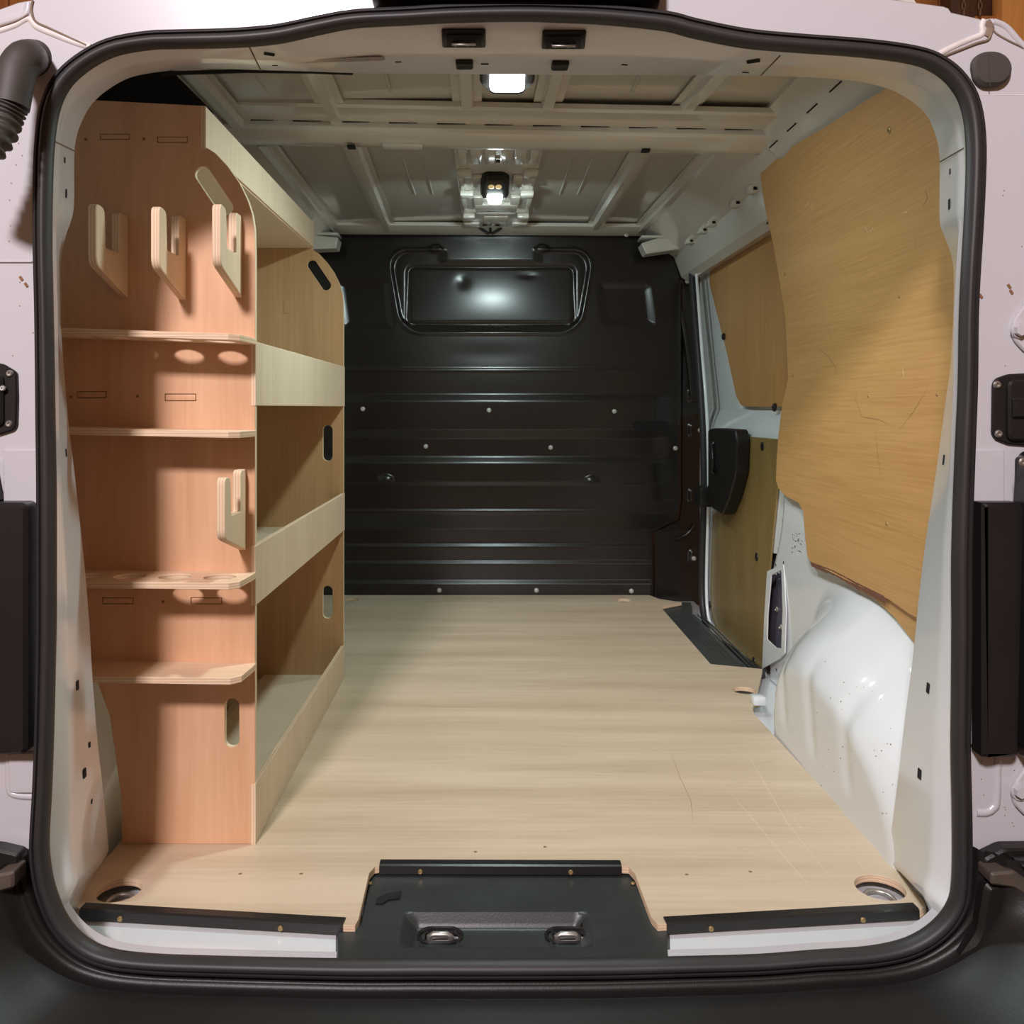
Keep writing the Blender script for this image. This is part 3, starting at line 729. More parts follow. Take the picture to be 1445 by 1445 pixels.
# front header beam behind the frame
xbeam('header_beam', 1.40, [(0, .02), (0, -.04), (.05, -.03), (.12, .0), (.12, .02)], PRIMER, -.66, .66, 1.455, 0)
# beads pressed in the skin panels
for x in (-.22, .33, -.5): 
    pts = [(x+.02, 1.62, 1.474), (x, 1.85, 1.473), (x-.005, 2.02, 1.474)]; cpart(tube('pressed_bead', catmull(pts, 6, False), .0035, SKIN, None, 8))
for x in (-.25, -.19, .24, .30, .55):
    pts = [(x, 2.55, 1.4755), (x, 2.8, 1.4735), (x, 3.0, 1.4755)]; cpart(tube('pressed_bead', catmull(pts, 6, False), .003, SKIN, None, 8))
# ---- lamp reinforcement plate
def ctr(u, v, z=1.455): 
    Y = (z-H)*F/(V0-v); return Vector(((u-U0)*Y/F, Y, z))
rp = plate('reinforcing_plate', [(-.095,2.34),(.150,2.34),(.140,2.80),(.150,3.49),(-.098,3.49),(-.098,2.80)], [], 'z', 1.456, 1.464, PRIMER, None, None, bevel=.001); cpart(rp)
bm = bmesh.new()
tabs = []
for s in (-1, 1):
    cx = .026+s*.098
    for y in (2.60, 2.86, 3.20): tabs.append((cx-.022*1, y, cx+.022, y+.05, .018))
    cx = .026+s*.062
    for y0, y1 in ((2.36, 2.52), (2.66, 2.82), (2.92, 3.14)): tabs.append((cx-.016, y0, cx+.016, y1, .012))
    tabs.append((.026+s*.10-.012, 2.36, .026+s*.10+.012, 2.57, .008)); tabs.append((.026+s*.11-.008, 2.66, .026+s*.11+.008, 2.84, .008)); tabs.append((.026+s*.11-.008, 2.94, .026+s*.11+.008, 3.16, .008))
    tabs.append((.026+s*.09-.03, 3.34, .026+s*.09+.03, 3.38, .012))
tabs += [(-.012, 2.36, .02, 2.53, .010), (.035, 2.36, .065, 2.53, .008), (-.05, 3.02, .10, 3.12, .014), (-.045, 3.16, .095, 3.19, .010), (-.02, 3.24, .07, 3.40, .006)]
for a, b, c, d, h_ in tabs: cpart(box('pressed_tab', (a, b, 1.456-h_), (c, d, 1.457), PRIMER, None, min(h_*.45, .006)))
for u, v in [(684,318),(702,318),(702,228),(708,273),(694,273)]:
    q = ctr(u, v, 1.449); cpart(box('plate_hole', q-Vector((.008, .012, .0)), q+Vector((.008, .012, .003)), VOID, None, 0))
# bracing rod at the bulkhead centre
for a_, b_ in [((692,318),(692,330)),((676,321),(690,330)),((708,321),(694,330))]:
    cpart(tube('brace', [P(*a_, 3.45), P(*b_, 3.45)], .006, PLASTIC, None, 6))
# end of the roof above the rack corner: black strip standing in for gap and shadow under header
o = cpart(tube('header_gap_shade', [P(226,104,1.40), P(350,100,1.40), P(440,101,1.40), P(498,103,1.40)], .0035, VOID, None, 8))

# ================================================================== LEFT WALL
V = []; Fc = []; ny, nz = 100, 90
ys = np.linspace(1.36, 3.60, ny); zs = np.linspace(-.03, 1.47, nz)
for z in zs:
    for y in ys: V.append((-(baseX(z)+.012-arch(y, z)), y, min(z, H+.425*y)))
for j in range(nz-1):
    for i in range(ny-1): a = j*ny+i; Fc.append((a, a+1, a+ny+1, a+ny))
wl = mesh_obj('wall_left', V, Fc, PAINT_IN, smooth=60); tag(wl, 'white painted left side of the load bay behind the shelving', kind='structure')

# ================================================================== BULKHEAD
BY = 3.58
KV = [300,519,522,525,556,566,606,619,644,653,680,684,717,721,725,746,767,771,790,795,817,823,838,850]
KP = [0,0,5,3,3,18,18,-1,-1,15,15,12,12,16,15,-4,-4,4,4,12,12,22,22,22]
def sbox(u, v, cx, cy, hx, hy, r):
    dx, dy = abs(u-cx)-hx+r, abs(v-cy)-hy+r
    return math.hypot(max(dx, 0), max(dy, 0))+min(max(dx, dy), 0)-r
def bprot(u, v):
    p = float(np.interp(v, KV, KP))
    if 515 < v < 705: p = p*(1-sm((u-918)/32))+(6 if v > 566 else 2)*sm((u-918)/32)
    # outer step on the right
    edge = 966-4*sm((v-700)/40)
    if v < 735: k = sm((edge-u)/7); p = p*k+(-22)*(1-k)
    elif v < 750: k = sm(((930+(750-v)*2)-u)/8); p = p*k-22*(1-k)
    else: k = sm((926-u)/7); p = p*k-14*(1-k)
    # small brackets in the recess on right
    for cy in (558, 607, 700, 786):
        d = sbox(u, v, 990, cy, 18, 11, 6); p += 10*sm(-d/4)
    # window blank
    cx, cy = 692, 411; hx = 146-(v-352)*.17; d = sbox(u, v, cx, cy, hx, 59, 30)
    ew = 11 if v > 455 else 5
    cut = 1-sm((150-abs(u-692)*2)/30)*sm((372-v)/6)
    if d < 3:
        p += 4*math.exp(-((d-0)/2.4)**2)*cut
        p -= 13*sm(-d/ew)*cut
        d2 = sbox(u, v, 692, 412, 130, 57, 26)
        p += (1.5*math.exp(-(d2/2.2)**2)+2*sm(-d2/4))*cut
        d3 = sbox(u, v, 692.5, 416, 118, 41, 10)
        g = sm(-d3/5)
        p -= 8*sm(-(d3-4)/5)
        if d3 < 0:
            nx_, ny_ = (u-692)/118, (v-416)/41
            p += 5*g+6*ny_
            p += 6*max(0, 1-nx_*nx_)*max(0, 1-ny_*ny_)
            p -= 4.5*math.exp(-(((u-652)/9)**2+((v-397)/9)**2))
            p -= 3*math.exp(-(((u-746)/12)**2+((v-388)/4)**2))
    # soft dent below window
    p -= 2.0*math.exp(-(((u-690)/60)**2+((v-500)/14)**2))
    # small triangular lugs
    for s in (-1, 1):
        a = abs(u-(690+s*75)); 
        if a < 13 and 345 < v < 358: p += 5*sm((13-a-(abs(v-351))*1.2)/4)
    # side recesses
    for (cx_, cy_, hx_, hy_) in ((884, 430, 40, 33), (516, 430, 38, 36)):
        d = sbox(u-(v-430)*.12, v, cx_, cy_, hx_, hy_, 10)
        if d < 0: p -= 10*sm(-d/13)
    # louvres
    for cu_, cv_ in ((545, 674), (834, 676)):
        r = math.hypot((u-cu_)/11, (v-cv_-4)/9)
        if v < cv_+4 and r < 1: p += 14*math.sqrt(1-r*r)
    return p
us = np.arange(384, 998, 2.0); vs = np.arange(322, 852, 1.5); V = []; Fc = []
for v in vs:
    for u in us:
        q = P(u, v, BY); q.y -= bprot(u, v)*.001; V.append(q)
nu = len(us)
for j in range(len(vs)-1):
    for i in range(nu-1): a = j*nu+i; Fc.append((a, a+1, a+nu+1, a+nu))
bh = empty('wall_back', (0, BY, 0), 'black pressed steel bulkhead at the far end of the load bay', kind='structure')
bs = mesh_obj('bulkhead_panel', V, Fc, STEELB, bh, 180)
box('bulkhead_back', (-.87, BY+.03, -.05), (.89, BY+.05, 1.50), STEELB, bh, 0)
bt = bvh(bs)
for u, v in [(512,577),(690,579),(867,580.5),(601,630),(777,631.5),(953,632.5),(620,833),(757,833),(891,834),(988,558),(988,607),(983,698),(979,788),(970,397)]:
    p, n = hit(bt, u, v)
    if p: place('rivet', RIV, RIVET, p, (0, -1, 0), bh)
for u, v in [(501,325),(624,325),(758,326),(884,331)]:
    place('rivet', RIV, RIVET, P(u, v, BY-.055), (0, -1, 0), bh)
box('top_channel', P(385,332,BY-.03), P(975,322,BY-.0)+Vector((0, .02, .01)), STEELB, bh, .002)
sl = [P(u, v, BY) for u, v in caps(918, 600.5, 19, 6.5, 0)]
plate('slot', [(q.x, q.z) for q in sl], [], 'y', BY-.0215, BY-.012, VOID, None, bh, bevel=.0005)
# pressed curved bead low right
pts = [P(u, v, BY-.0) for u, v in [(952,762),(966,758),(976,750),(981,741)]]
tube('pressed_bead', [q+Vector((0, .016, 0)) for q in catmull(pts, 5, False)], .009, STEELB, bh)
pts = [P(u, v, BY-.0) for u, v in [(950,400),(962,440),(972,500),(978,560)]]
tube('pressed_bead', [q+Vector((0, .02, 0)) for q in catmull(pts, 5, False)], .011, STEELB, bh)

# ================================================================== STORAGE RACK
RY0, RY1 = 1.53, 2.46; RT = .012; XR = -.404
rack = empty('storage_rack', (-.58, 2.0, 0), 'plywood van shelving rack with three lipped shelves on the left side', 'shelving')
def at(u, v, Y=RY0): q = P(u, v, Y); return (q.x, q.z)
edge_r = [(XR, .0), (XR, 1.02)]+[at(u, v) for u, v in [(359,322),(356,302),(350,283),(338,258),(321,234),(304,216)]]+[(-.49, at(290,207)[1]), (-.49, 1.275)]
left_e = [(-.70, 1.286), (-.75, 1.18), (-.775, .95), (-.775, .50), (-.765, .37), (-.70, .345), (-.655, .22), (-.635, .08), (-.634, .0)]
panel_out = edge_r+left_e
near_holes = [caps(-.475, 1.128, .035, .0135, -56), caps(-.444, .209, .030, .0125, 90)]
slots_near = [(162,193,42,7),(243,197,43,7),(129,557,42,8),(254.5,561,44,9),(166,848,44,8),(291,848,44,8)]
ten = []
for u, v, w, h_ in slots_near:
    c = at(u, v); ww, hh = w*RY0/F/2, h_*RY0/F/2+.0008; ten.append((c, ww, hh))
    near_holes.append([(c[0]-ww, c[1]-hh), (c[0]+ww, c[1]-hh), (c[0]+ww, c[1]+hh), (c[0]-ww, c[1]+hh)])
near = plate('end_panel', panel_out, near_holes, 'y', RY0, RY0+RT, W_RACK, mat('ply_cream_edge', (.72, .62, .42), .7), rack)
for c, ww, hh in ten:
    box('tenon', (c[0]-ww+.0016, RY0+.0002, c[1]-hh+.0013), (c[0]+ww-.0012, RY0+.02, c[1]+hh-.0010), W_RACK, rack, .0003)
far = plate('end_panel', [(x, z-.012 if .3 < z < 1.22 else z) for x, z in edge_r]+[(-.70,1.27), (-.75,1.18), (-.785,.95), (-.785,0)], [caps(-.472, 1.122, .035, .0135, -56), caps(-.448, .655, .036, .0135, 90), caps(-.448, .213, .032, .0135, 90)], 'y', RY1, RY1+RT, W_TAN, mat('ply_cream_edge', (.72, .62, .42), .7), rack)
far['label'] = 'far end panel with three hand slots'
c = P(404,433,RY1); box('tenon', (c.x-.008, RY1-.0012, c.z-.018), (c.x+.007, RY1+.004, c.z+.018), W_TAN, rack, .0005)
for c, ww, hh in ten: box('tenon_shoulder', (c[0]-ww-.01, RY0+RT-.0002, c[1]-hh-.006), (c[0]+ww+.01, RY0+RT+.004, c[1]+hh+.006), W_TAN, rack, .0005)
# decks and lips
def deck(z, x0=-.775, x1=XR-.004): return plate('deck', [(x0, RY0+RT), (x1, RY0+RT), (x1, RY1), (x0, RY1)], [], 'z', z, z+.010, W_LIP, plyedge('z'), rack)
deck(1.197, -.74, -.492); deck(.758); deck(.412)
deck(.002, -.625)
def lip(x, z0, z1, dz=0, m=W_LIP):
    return plate('front_lip', [(RY0-.0015, z0), (RY1+RT, z0), (RY1+RT, z1+dz), (RY0-.0015, z1)], [], 'x', x-.009, x, m, plyedge('x'), rack)
lip(-.4885, 1.200, 1.274, -.004); lip(XR+.0015, .757, .868, 0); lip(XR+.0015, .412, .515, .0); lip(XR+.0015, .0, .104, -.012)
# outward tool shelves on the near panel
def tshelf(z, depth, holes_u, tilt, xr=XR+.002, ch=.012, xl=-.735, m=W_SHELF):
    outl = [(xl, RY0), (xl, RY0-depth), (xr-ch*1.6, RY0-depth), (xr-ch*.4, RY0-depth+ch*1.2), (xr, RY0-.022), (xr, RY0)]
    hs = [circ(x, RY0-depth*.5, .0262, 32) for x in holes_u]
    def post(bm):
        for v in bm.verts: v.co.z -= (v.co.x-XR)*tilt
    return plate('tool_shelf', outl, hs, 'z', z-.011, z, m, plyedge('z'), rack, post=post)
tshelf(.873, .098, [-.670, -.598, -.523, -.449], .035)
tshelf(.715, .098, [], .022)
tshelf(.470, .098, [-.669, -.600, -.525, -.450], .012)
tshelf(.313, .088, [], .015)
# hooks
HP = [(RY0, 1.084), (1.494, 1.084), (1.494, 1.014), (1.441, 1.014), (1.437, 1.077), (1.405, 1.079), (1.405, .981), (RY0, .944)]
HR = [0, .010, .004, .004, .012, .012, .016, 0]
HO = rnd(HP, HR, 4)
first = None
for X, dz, sc_y in [(-.623, 0, 1), (-.523, -.004, 1), (-.426, 0, 1), (-.419, -.436, 1)]:
    if first is None:
        first = plate('tool_hook', [(y, z) for y, z in HO], [], 'x', X-.0135, X, W_HOOK, plyedge('x'), rack, bevel=.0012); X0 = X
    else:
        o = first.copy(); COL.objects.link(o); o.location = (X-X0, 0, dz)
DOT = disc_mesh('plug', .0028, .0005)
for u, v in [(203,196),(121,197),(194,559),(230,849),(100,560)]:
    q = at(u, v); place('screw', DOT, SCRD, (q[0], RY0, q[1]), (0, -1, 0), rack)

# ================================================================== LED LAMPS
LEDM = mat('led_panel', (1, 1, 1), .4, emit=(.86, 1.0, .97), estr=22)
LEDW = mat('led_lens', (.55, .42, .16), .25, emit=(1, .75, .35), estr=.35)
def lamp(name, c, w, d, label, lit, tiltx=0, lm=None):
    e = empty(name, c, label, 'lamp', 'lamps under the roof')
    R = Matrix.Rotation(tiltx, 3, 'X')
    bm = bmesh.new(); oc = [(-w*.5, -d*.22), (-w*.30, -d*.5), (w*.30, -d*.5), (w*.5, -d*.22), (w*.5, d*.22), (w*.30, d*.5), (-w*.30, d*.5), (-w*.5, d*.22)]
    def T(x, y, z): return Vector(c)+R @ Vector((x, y, z))
    V = []
    for s, z in ((1, .030), (1, -.008), (.90, -.018)): V += [T(x*s, y*s, z) for x, y in rnd(oc, .008, 3)]
    n = len(V)//3
    Fc = [(i, (i+1) % n, n+(i+1) % n, n+i) for i in range(n)]+[(n+i, n+(i+1) % n, 2*n+(i+1) % n, 2*n+i) for i in range(n)]+[tuple(range(n)), tuple(range(2*n, 3*n))]
    mesh_obj('lamp_housing', V, Fc, PLASTIC, e, 30)
    lw, ld, oy = lit
    q = rnd([(-lw/2, -ld/2+oy), (lw/2, -ld/2+oy), (lw/2*.8, ld/2+oy), (-lw/2*.8, ld/2+oy)] if oy else [(-lw/2, -ld/2), (lw/2, -ld/2), (lw/2, ld/2), (-lw/2, ld/2)], .012, 4)
    V = [T(x, y, -.016) for x, y in q]+[T(x, y, -.0235) for x, y in q]+[T(x*.9, oy+(y-oy)*.9, -.0262) for x, y in q]; n = len(q)
    Fc = [(i, (i+1) % n, n+(i+1) % n, n+i) for i in range(n)]+[(n+i, n+(i+1) % n, 2*n+(i+1) % n, 2*n+i) for i in range(n)]+[tuple(range(2*n, 3*n))]
    mesh_obj('lit_panel', V, Fc, lm or LEDM, e, 30)
    return e, T
e1, T1 = lamp('roof_lamp', (.037, 1.80, 1.438), .112, .095, 'glaring square LED work lamp under the roof behind the rear header', (.070, .066, 0), -.55)
e2, T2 = lamp('roof_lamp', (.018, 2.70, 1.428), .088, .14, 'smaller black LED lamp with two round lenses on the central roof plate', (.050, .05, .038), -.30, mat('led_panel_small', (1, 1, 1), .4, emit=(.86, 1.0, .97), estr=10))
for sx in (-.011, .011):
    bm = bmesh.new(); bmesh.ops.create_uvsphere(bm, u_segments=16, v_segments=10, radius=.0098); bmesh.ops.scale(bm, vec=(1, 1.6, .6), verts=bm.verts); bmesh.ops.translate(bm, vec=T2(sx, -.028, -.019), verts=bm.verts)
    bm_obj('round_lens', bm, LEDW, e2)
for (T, pw, sz) in ((T1, 9.5, .07), (T2, 5.0, .06)):
    a = T(0, 0 if T is T1 else .03, -.032); b = (.03, 2.1, 0) if T is T1 else (.02, 4.1, .0)
    l = area('lamp_light', a, b, sz, pw, (.80, 1.0, .985)); l.parent = e1 if T is T1 else e2
    l.matrix_parent_inverse = Matrix.Translation(l.parent.location).inverted()

# ================================================================== OUTER BODY
OY = 1.222
def po(u, v): q = P(u, v, OY); return (q.x, q.z)
outer = [po(*p) for p in [(-120,-60),(-120,1260),(1570,1260),(1570,170),(1500,110),(1445,68),(1425,38),(1400,24),(1392,27),(1383,25),(1342,16),(1338,11),(1330,9),(1255,-2),(1180,-14),(700,-40),(230,-16),(60,-8),(40,-2),(28,2),(0,10),(-40,20)]]
outer = [po(*p) for p in [(-120,40),(-120,1225),(0,1225)]]
# body ring = outer boundary minus the aperture (hole slightly inside the seal)
hole = [(p.x+n.x*2*PXM, p.y+n.y*2*PXM) for p, n in zip(seal_path, sn)]
outer = [po(*p) for p in [(-130,60),(-130,1420),(1580,1420),(1580,150),(1500,105),(1445,66),(1436,52),(1420,36),(1402,25),(1394,26),(1388,29),(1383,26),(1343,17),(1339,11),(1332,8.5),(1255,-2),(1180,-12),(700,-40),(230,-18),(110,-8),(60,-6),(42,0),(25,3),(0,12),(-40,25)]]
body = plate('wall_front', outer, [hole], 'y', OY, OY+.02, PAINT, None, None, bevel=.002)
body.name = 'trim_2'; tag(body, 'white painted outer bodywork round the rear door opening', kind='structure')
# roof shell running forward from the top edge of the rear bodywork
OUTL = [(1580,150),(1500,105),(1445,66),(1436,52),(1420,36),(1402,27),(1394,28),(1388,30),(1383,28),(1343,19),(1339,13),(1332,10),(1255,0),(1180,-10),(700,-38),(230,-16),(110,-6),(60,-4),(42,2),(25,5),(0,14),(-40,27),(-130,60)]
ra = [P(u, v+3, OY+.018) for u, v in OUTL]; rb = [P(u, v+9, 1.82) for u, v in OUTL]
for q in rb: q.z = min(q.z, 1.512)
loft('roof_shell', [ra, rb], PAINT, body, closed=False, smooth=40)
def bead(name, px, r, m=PAINT, Y=OY, flat=.6, parent=body):
    return tube(name, catmull([P(u, v, Y) for u, v in px], 5, False), r, m, parent, 8, flat, up=Vector((0, 1, 0)))
# roof-gutter seams, left
bead('seam_bead', [(-10,36),(18,28),(36,20),(40,4)], .0050, PAINT); bead('seam_bead', [(-10,46),(20,36),(40,26),(52,38),(80,50),(112,62),(128,66)], .0045, SEALER)
bead('seam_gap', [(46,0),(44,14),(50,30),(70,40),(100,54),(122,64)], .0016, DIRT, OY-.002); bead('seam_gap', [(-10,40),(22,30),(40,20)], .0012, DIRT, OY-.003)
# right
bead('seam_gap', [(1329,80),(1350,72),(1378,61),(1394,56),(1399,47),(1400,38)], .0017, DIRT, OY-.002); bead('seam_bead', [(1325,76),(1345,66),(1370,55),(1386,48),(1386,36),(1389,28)], .0040, SEALER)
bead('seam_bead', [(1392,30),(1398,40),(1392,52)], .0055, DIRT, OY, .35); bead('seam_gap', [(1400,38),(1406,47),(1425,58),(1445,68),(1460,80)], .0013, DIRT, OY-.001)
bead('seam_bead', [(1402,30),(1420,38),(1440,60),(1460,80)], .0045, PAINT)
bead('seam_gap', [(1375,133),(1410,134),(1450,134)], .0006, SEALER, OY)
# pressed ledges (left and right, mirrored steps)
def pad(u0, v0, u1, v1, t=.006, r=.008, m=PAINT, y=OY, name='pressed_pad', parent=body, bev=.003):
    a = po(u0, v1); b = po(u1, v0)
    return plate(name, rnd([(a[0], a[1]), (b[0], a[1]), (b[0], b[1]), (a[0], b[1])], r, 4), [], 'y', y-t, y+.001, m, None, parent, bevel=min(bev, t*.45))
pad(6,634,60,720, .0035, .003); pad(-60,368,46,371, .002, .0005, bev=.0008); pad(1360,634,1416,720, .0035, .003)
bead('pressed_bead', [(1378,1147),(1392,1147),(1402,1141),(1407,1128),(1408,1060)], .0055); bead('pressed_bead', [(12,1060),(12,1110),(20,1122),(50,1125)], .0045)
pad(14,1060,60,1118,.005)
# rust marks
for u, v in [(37,402),(30,393),(1384,418),(1427,412),(1424,404)]: place('rust_mark', HOLE, mat('rust', (.22, .11, .05), .9), P(u, v, OY-.0005), (0, -1, 0), body, (.5, .9, 1), .6)
for k in range(30):
    u, v = random.choice([(random.uniform(4, 48), random.uniform(200, 650)), (random.uniform(1395, 1443), random.uniform(140, 520)), (random.uniform(1380, 1440), random.uniform(1070, 1180))]); place('paint_speck', HOLE, DIRT, P(u, v, OY-.0003), (0, -1, 0), body, (.12, .16, 1))
# high brake light panel on top
o = plate('brake_light', rnd([po(527,13), po(928,16), po(928,-40), po(527,-40)], .006), [], 'y', 1.18, OY, GLOSSP, None, None, bevel=.003); tag(o, 'black high level brake light strip above the rear door opening', 'light')
# ---- conduit left
e = empty('door_cable_conduit', P(45,80,OY), 'black rubber cable conduit elbow with corrugated hose at the top left corner', 'conduit')
bm = bmesh.new(); bmesh.ops.create_cone(bm, cap_ends=True, segments=32, radius1=.0265, radius2=.022, depth=.012)
bmesh.ops.rotate(bm, matrix=Matrix.Rotation(math.radians(90), 3, 'X'), verts=bm.verts); bmesh.ops.translate(bm, vec=P(43,80,OY-.006), verts=bm.verts); bm_obj('flange', bm, RUBBER2, e)
pts = catmull([P(42,82,OY-.005), P(40,82,1.185), P(33,86,1.158), P(24,100,1.148), P(19,122,1.143), P(14,150,1.14)], 6, False)
tube('elbow', pts, [.0235]*len(pts), RUBBER2, e, 20, 1.0)
pts = catmull([P(14,150,1.14), P(8,165,1.138), P(-2,190,1.13), P(-22,214,1.12), P(-50,235,1.10)], 14, False)
tube('corrugated_hose', pts, [.0195+.0028*math.sin(i*1.05) for i in range(len(pts))], RUBBER2, e, 20, smooth=180)
# ---- right grommet
gp_ = []
g = rnd([po(1366,92), po(1372,82), po(1385,76), po(1404,76), po(1418,84), po(1424,98), po(1420,114), po(1408,124), po(1382,125), po(1370,115)], .008, 4)
o = plate('rubber_grommet', g, [], 'y', OY-.012, OY, RUBBER2, None, None, bevel=.004); tag(o, 'round black rubber grommet at the top right corner of the body', 'grommet')
tube('mould_line', [P(1395,80,OY-.0122), P(1396,100,OY-.0125), P(1397,122,OY-.0122)], .0006, RUBBER, o, 6)
# ---- striker plates
def striker_plate(side):
    s = 1 if side == 'right' else -1
    base = [(1398,541),(1403,534),(1420,528),(1460,526),(1500,530),(1500,624),(1460,630),(1420,627),(1402,620),(1397,612)] if s > 0 else [(-60,508),(-10,511),(8,514),(26,525),(27,560),(26,600),(22,607),(0,614),(-60,616)]
    e = empty('latch_plate', P(base[0][0], 575, OY), 'black plastic latch plate with screws on the %s side of the body' % side, 'plate', 'latch plates beside the rear door opening')
    plate('base_plate', rnd([po(*p) for p in base], .004, 3), [], 'y', OY-.006, OY, PLASTIC, None, e, bevel=.002)
    if s > 0:
        pad(1416,536,1480,622, .013, .010, PLASTIC, OY-.0, 'pocket_body', e); pad(1420,561,1480,590, .018, .003, GLOSSP, OY, 'pocket_bar', e)
        pad(1434,570,1452,583, .0186, .001, VOID, OY, 'slot', e, .0003)
        for u, v in [(1407,543),(1409,612)]: place('screw', BOLT, ZINC, P(u, v, OY-.006), (0, -1, 0), e, (.55, .55, .6))
    else:
        pad(-60,528,10,602, .012, .010, PLASTIC, OY, 'pocket_body', e)
        for u, v in [(14,527),(13,598)]: place('screw', BOLT, ZINC, P(u, v, OY-.006), (0, -1, 0), e, (.5, .5, .6))
        for u, v in [(4,548)]: place('screw', BOLT, RIVET, P(u, v, OY-.012), (0, -1, 0), e, (.4, .4, .6))
striker_plate('right'); striker_plate('left')
# hinges with bolts on right
def hinge(cv, label):
    e = empty('hinge', P(1440, cv, OY)); e.parent = body
    pl = rnd([po(1424,cv), po(1428,cv-15), po(1444,cv-38), po(1480,cv-50), po(1480,cv+50), po(1442,cv+30), po(1428,cv+15)], .006, 4)
    plate('hinge_leaf', pl, [], 'y', OY-.007, OY, PAINT, None, e, bevel=.002)
    bm = bmesh.new(); bmesh.ops.create_cone(bm, cap_ends=True, segments=24, radius1=.0125, radius2=.0115, depth=.003); bmesh.ops.rotate(bm, matrix=Matrix.Rotation(math.radians(90), 3, 'X'), verts=bm.verts); bmesh.ops.translate(bm, vec=P(1440,cv,OY-.0085), verts=bm.verts); bm_obj('washer', bm, PAINT, e, 30)
    bm = bmesh.new(); bmesh.ops.create_cone(bm, cap_ends=True, segments=6, radius1=.0085, radius2=.0078, depth=.008); bmesh.ops.rotate(bm, matrix=Matrix.Rotation(math.radians(90), 3, 'X'), verts=bm.verts); bmesh.ops.translate(bm, vec=P(1440,cv,OY-.0135), verts=bm.verts); bm_obj('hex_bolt', bm, PAINT, e, 20)
hinge(466, 'white painted hinge leaf with a hex bolt above the right latch plate'); hinge(1118, 'white painted hinge leaf with a hex bolt low down above the bumper')
# black side claddings (door hinge covers)
e = empty('hinge_cover', P(1400,880,OY), 'tall black plastic hinge cover on the right side of the body', 'cover', 'black hinge covers')
plate('cover_body', rnd([po(1368,706), po(1424,706), po(1428,714), po(1420,1050), po(1414,1056), po(1368,1056)], [.001,.004,.006,.004,.004,.001], 4), [], 'y', OY-.035, OY, PLASTIC, None, e, bevel=.006)
plate('cover_arm', rnd([po(1421,700), po(1425,645), po(1432,636), po(1470,634), po(1470,1066), po(1440,1066), po(1430,1060), po(1420,1040)], .008, 4), [], 'y', OY-.055, OY-.010, GLOSSP, None, e, bevel=.006)
pad(1431,644,1460,680,.060,.006,PLASTIC,OY,'cover_lug',e)
place('screw', BOLT, ZINC, P(1443,652,OY-.060), (0, -1, 0), e, (.6, .6, .6))
e = empty('hinge_cover', P(10,880,OY), 'tall black plastic hinge cover on the left side of the body', 'cover', 'black hinge covers')
plate('cover_body', rnd([po(-80,706), po(50,706), po(56,712), po(56,1046), po(50,1052), po(-80,1052)], [.001,.004,.004,.004,.004,.001], 4), [], 'y', OY-.035, OY, PLASTIC, None, e, bevel=.005)
plate('cover_lug', rnd([po(-60,640), po(-4,648), po(4,690), po(8,706), po(-60,706)], .006), [], 'y', OY-.030, OY, PLASTIC, None, e, bevel=.004)

# ================================================================== BUMPER
bmp = empty('rear_bumper', (0, 1.1, -.05), 'black textured plastic rear bumper below the sill', 'bumper')
# loft outwards from the lower part of the seal
i0 = min(range(NS), key=lambda i: (seal_path[i]-Vector(po(57,1195))).length if seal_path[i].x < 0 else 9)
i1 = min(range(NS), key=lambda i: (seal_path[i]-Vector(po(1357,1195))).length if seal_path[i].x > 0 else 9)
lo_, hi_ = min(i0, i1), max(i0, i1)
sec = [(17,1.215,0),(22,1.205,0),(26,1.190,0),(30,1.196,0),(40,1.192,0),(46,1.176,0),(52,1.172,0),(62,1.170,0),(80,1.168,0),(100,1.158,0),(118,1.120,0),(135,1.07,0),(150,1.03,0),(172,1.015,0),(260,1.01,0),(420,1.02,0)]
rings = []
idxs = list(range(lo_, hi_+1))
for off, y, _ in sec:
    ring = []
    for i in idxs:
        p = seal_path[i]; n = sn[i]; w = abs(n.x)     # sideways offsets keep shallower
        # bottom: shelf comes towards the viewer while staying nearly level
        wz = max(0, -n.y)
        yb = float(np.interp(off, [17,22,26,30,40,46,60,80,420], [1.215,1.205,1.195,1.195,1.19,1.17,1.12,.96,.55]))
        zo = float(np.interp(off, [17,22,26,40,46,52,80,420], [17,20,17,27,24,26,38,60]))
        ys_ = y
        Y = ys_*(1-wz)+yb*wz
        o2 = off*(1-wz)+zo*wz
        q = p+n*o2*PXM
        ring.append(Vector((q.x, Y, q.y)))
    rings.append(ring)
loft('bumper_shell', rings, PLASTIC, bmp, closed=False, smooth=180)
# top caps and ledges left and right of the bumper
def side_part(name, px, y0, y1, m, r=.006, bev=.003): return plate(name, rnd([po(*p) for p in px], r, 4), [], 'y', y0, y1, m, None, bmp, bevel=bev)
side_part('bumper_end', [(-120,1182),(10,1182),(44,1190),(42,1210),(44,1250),(60,1300),(90,1350),(140,1420),(-120,1420)], 1.19, 1.215, PLASTIC)
side_part('bumper_end', [(1371,1196),(1400,1182),(1570,1180),(1570,1420),(1290,1420),(1330,1350),(1358,1300),(1371,1250)], 1.19, 1.215, PLASTIC)
DP = mat('dusty_plastic', (.085, .066, .052), .55, var=.5, vscale=25)
side_part('ledge', [(1366,1202),(1398,1199),(1410,1208),(1424,1219),(1500,1224),(1500,1240),(1418,1236),(1396,1222),(1366,1218)], 1.165, 1.20, DP, .004)
side_part('corner_block', [(1405,1190),(1500,1184),(1500,1220),(1428,1214),(1414,1202)], 1.150, 1.20, GLOSSP, .005)
side_part('corner_block', [(1366,1222),(1392,1224),(1396,1250),(1388,1300),(1360,1338),(1330,1358),(1320,1340),(1355,1290)], 1.175, 1.20, PLASTIC, .010, .006)
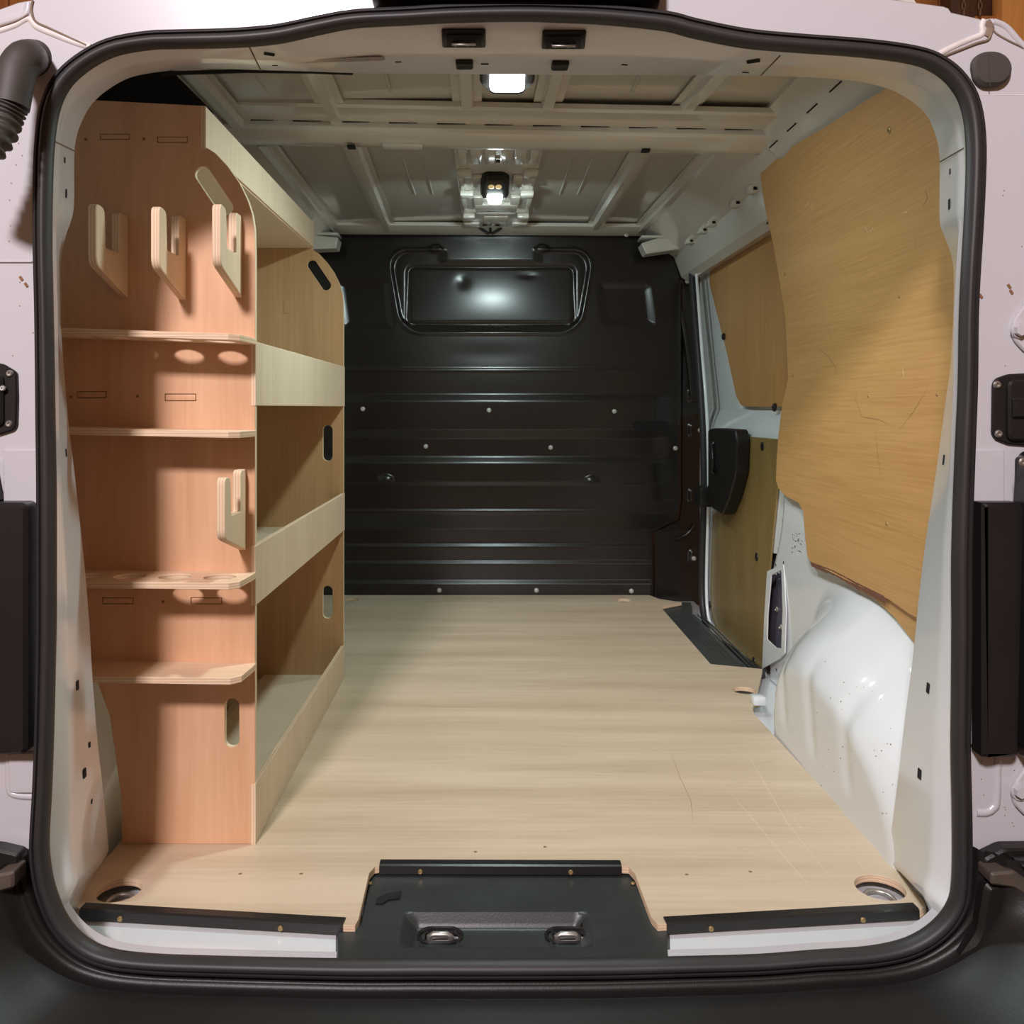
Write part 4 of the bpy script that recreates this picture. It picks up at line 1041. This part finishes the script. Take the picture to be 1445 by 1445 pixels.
side_part('corner_block', [(1430,1250),(1500,1244),(1500,1440),(1372,1440),(1405,1340),(1418,1285)], 1.130, 1.20, PLASTIC, .014, .012)
side_part('ledge', [(-60,1226),(2,1224),(14,1206),(50,1200),(50,1222),(16,1232),(6,1250),(-60,1256)], 1.165, 1.20, DP, .004)
side_part('corner_block', [(-60,1262),(2,1258),(14,1300),(40,1345),(78,1376),(90,1440),(-60,1440)], 1.140, 1.20, PLASTIC, .012, .010)
for u, v in [(197,1414),(310,1393),(298,1421),(358,1412),(622,1388),(1428,1286),(60,1330)]:
    pass

# ================================================================== WORKSHOP BEYOND
gw = empty('wall_far', (0, 5.2, -.6), 'wooden boarded workshop wall seen past the top corners of the van', kind='structure')
GW = wood('workshop_boards', (.55, .22, .05), (.30, .10, .03), 'z', figure=.6); GD = wood('workshop_dark', (.10, .045, .02), (.05, .02, .012), 'z'); GL = wood('workshop_post', (.85, .42, .12), (.70, .32, .08), 'z')
x = -3.1
while x < 3.6:
    dark = 2.72 < x+.06 < 2.92
    box('plank', (x+.004, 5.2, -.6), (x+.136, 5.225, 3.4), GD if dark else GW, gw, .003, 1); x += .14
box('post', P(1414,0,4.9)-Vector((0, 0, 1.2)), P(1450,0,4.9)+Vector((.05, .1, .6)), GL, gw, .006)
box('dark_shelf', P(1342,40,5.0), P(1412,-60,5.0)+Vector((0, .12, 0)), GD, gw, .004)
box('shelf_board', P(1376,26,4.95)-Vector((0, 0, .03)), P(1413,22,4.95)+Vector((0, .06, 0)), GW, gw, .004)
for cx_, lab in ((1360, 'rusty link chain hanging on the workshop wall, left one'), (1383, 'rusty link chain hanging on the workshop wall, right one')):
    e = empty('hanging_chain', P(cx_, 0, 4.85), lab, 'chain', 'chains on the workshop wall')
    for k in range(6):
        c = P(cx_, -30+k*9.5, 4.85); pts = [c+Vector(((.011 if k % 2 == 0 else .003)*math.cos(t), (.003 if k % 2 == 0 else .011)*math.cos(t), .024*math.sin(t))) for t in [2*math.pi*j/14 for j in range(14)]]
        tube('link', pts, .0035, mat('rusty_steel', (.25, .15, .09), .6, metal=.5), e, 6, closed=True)
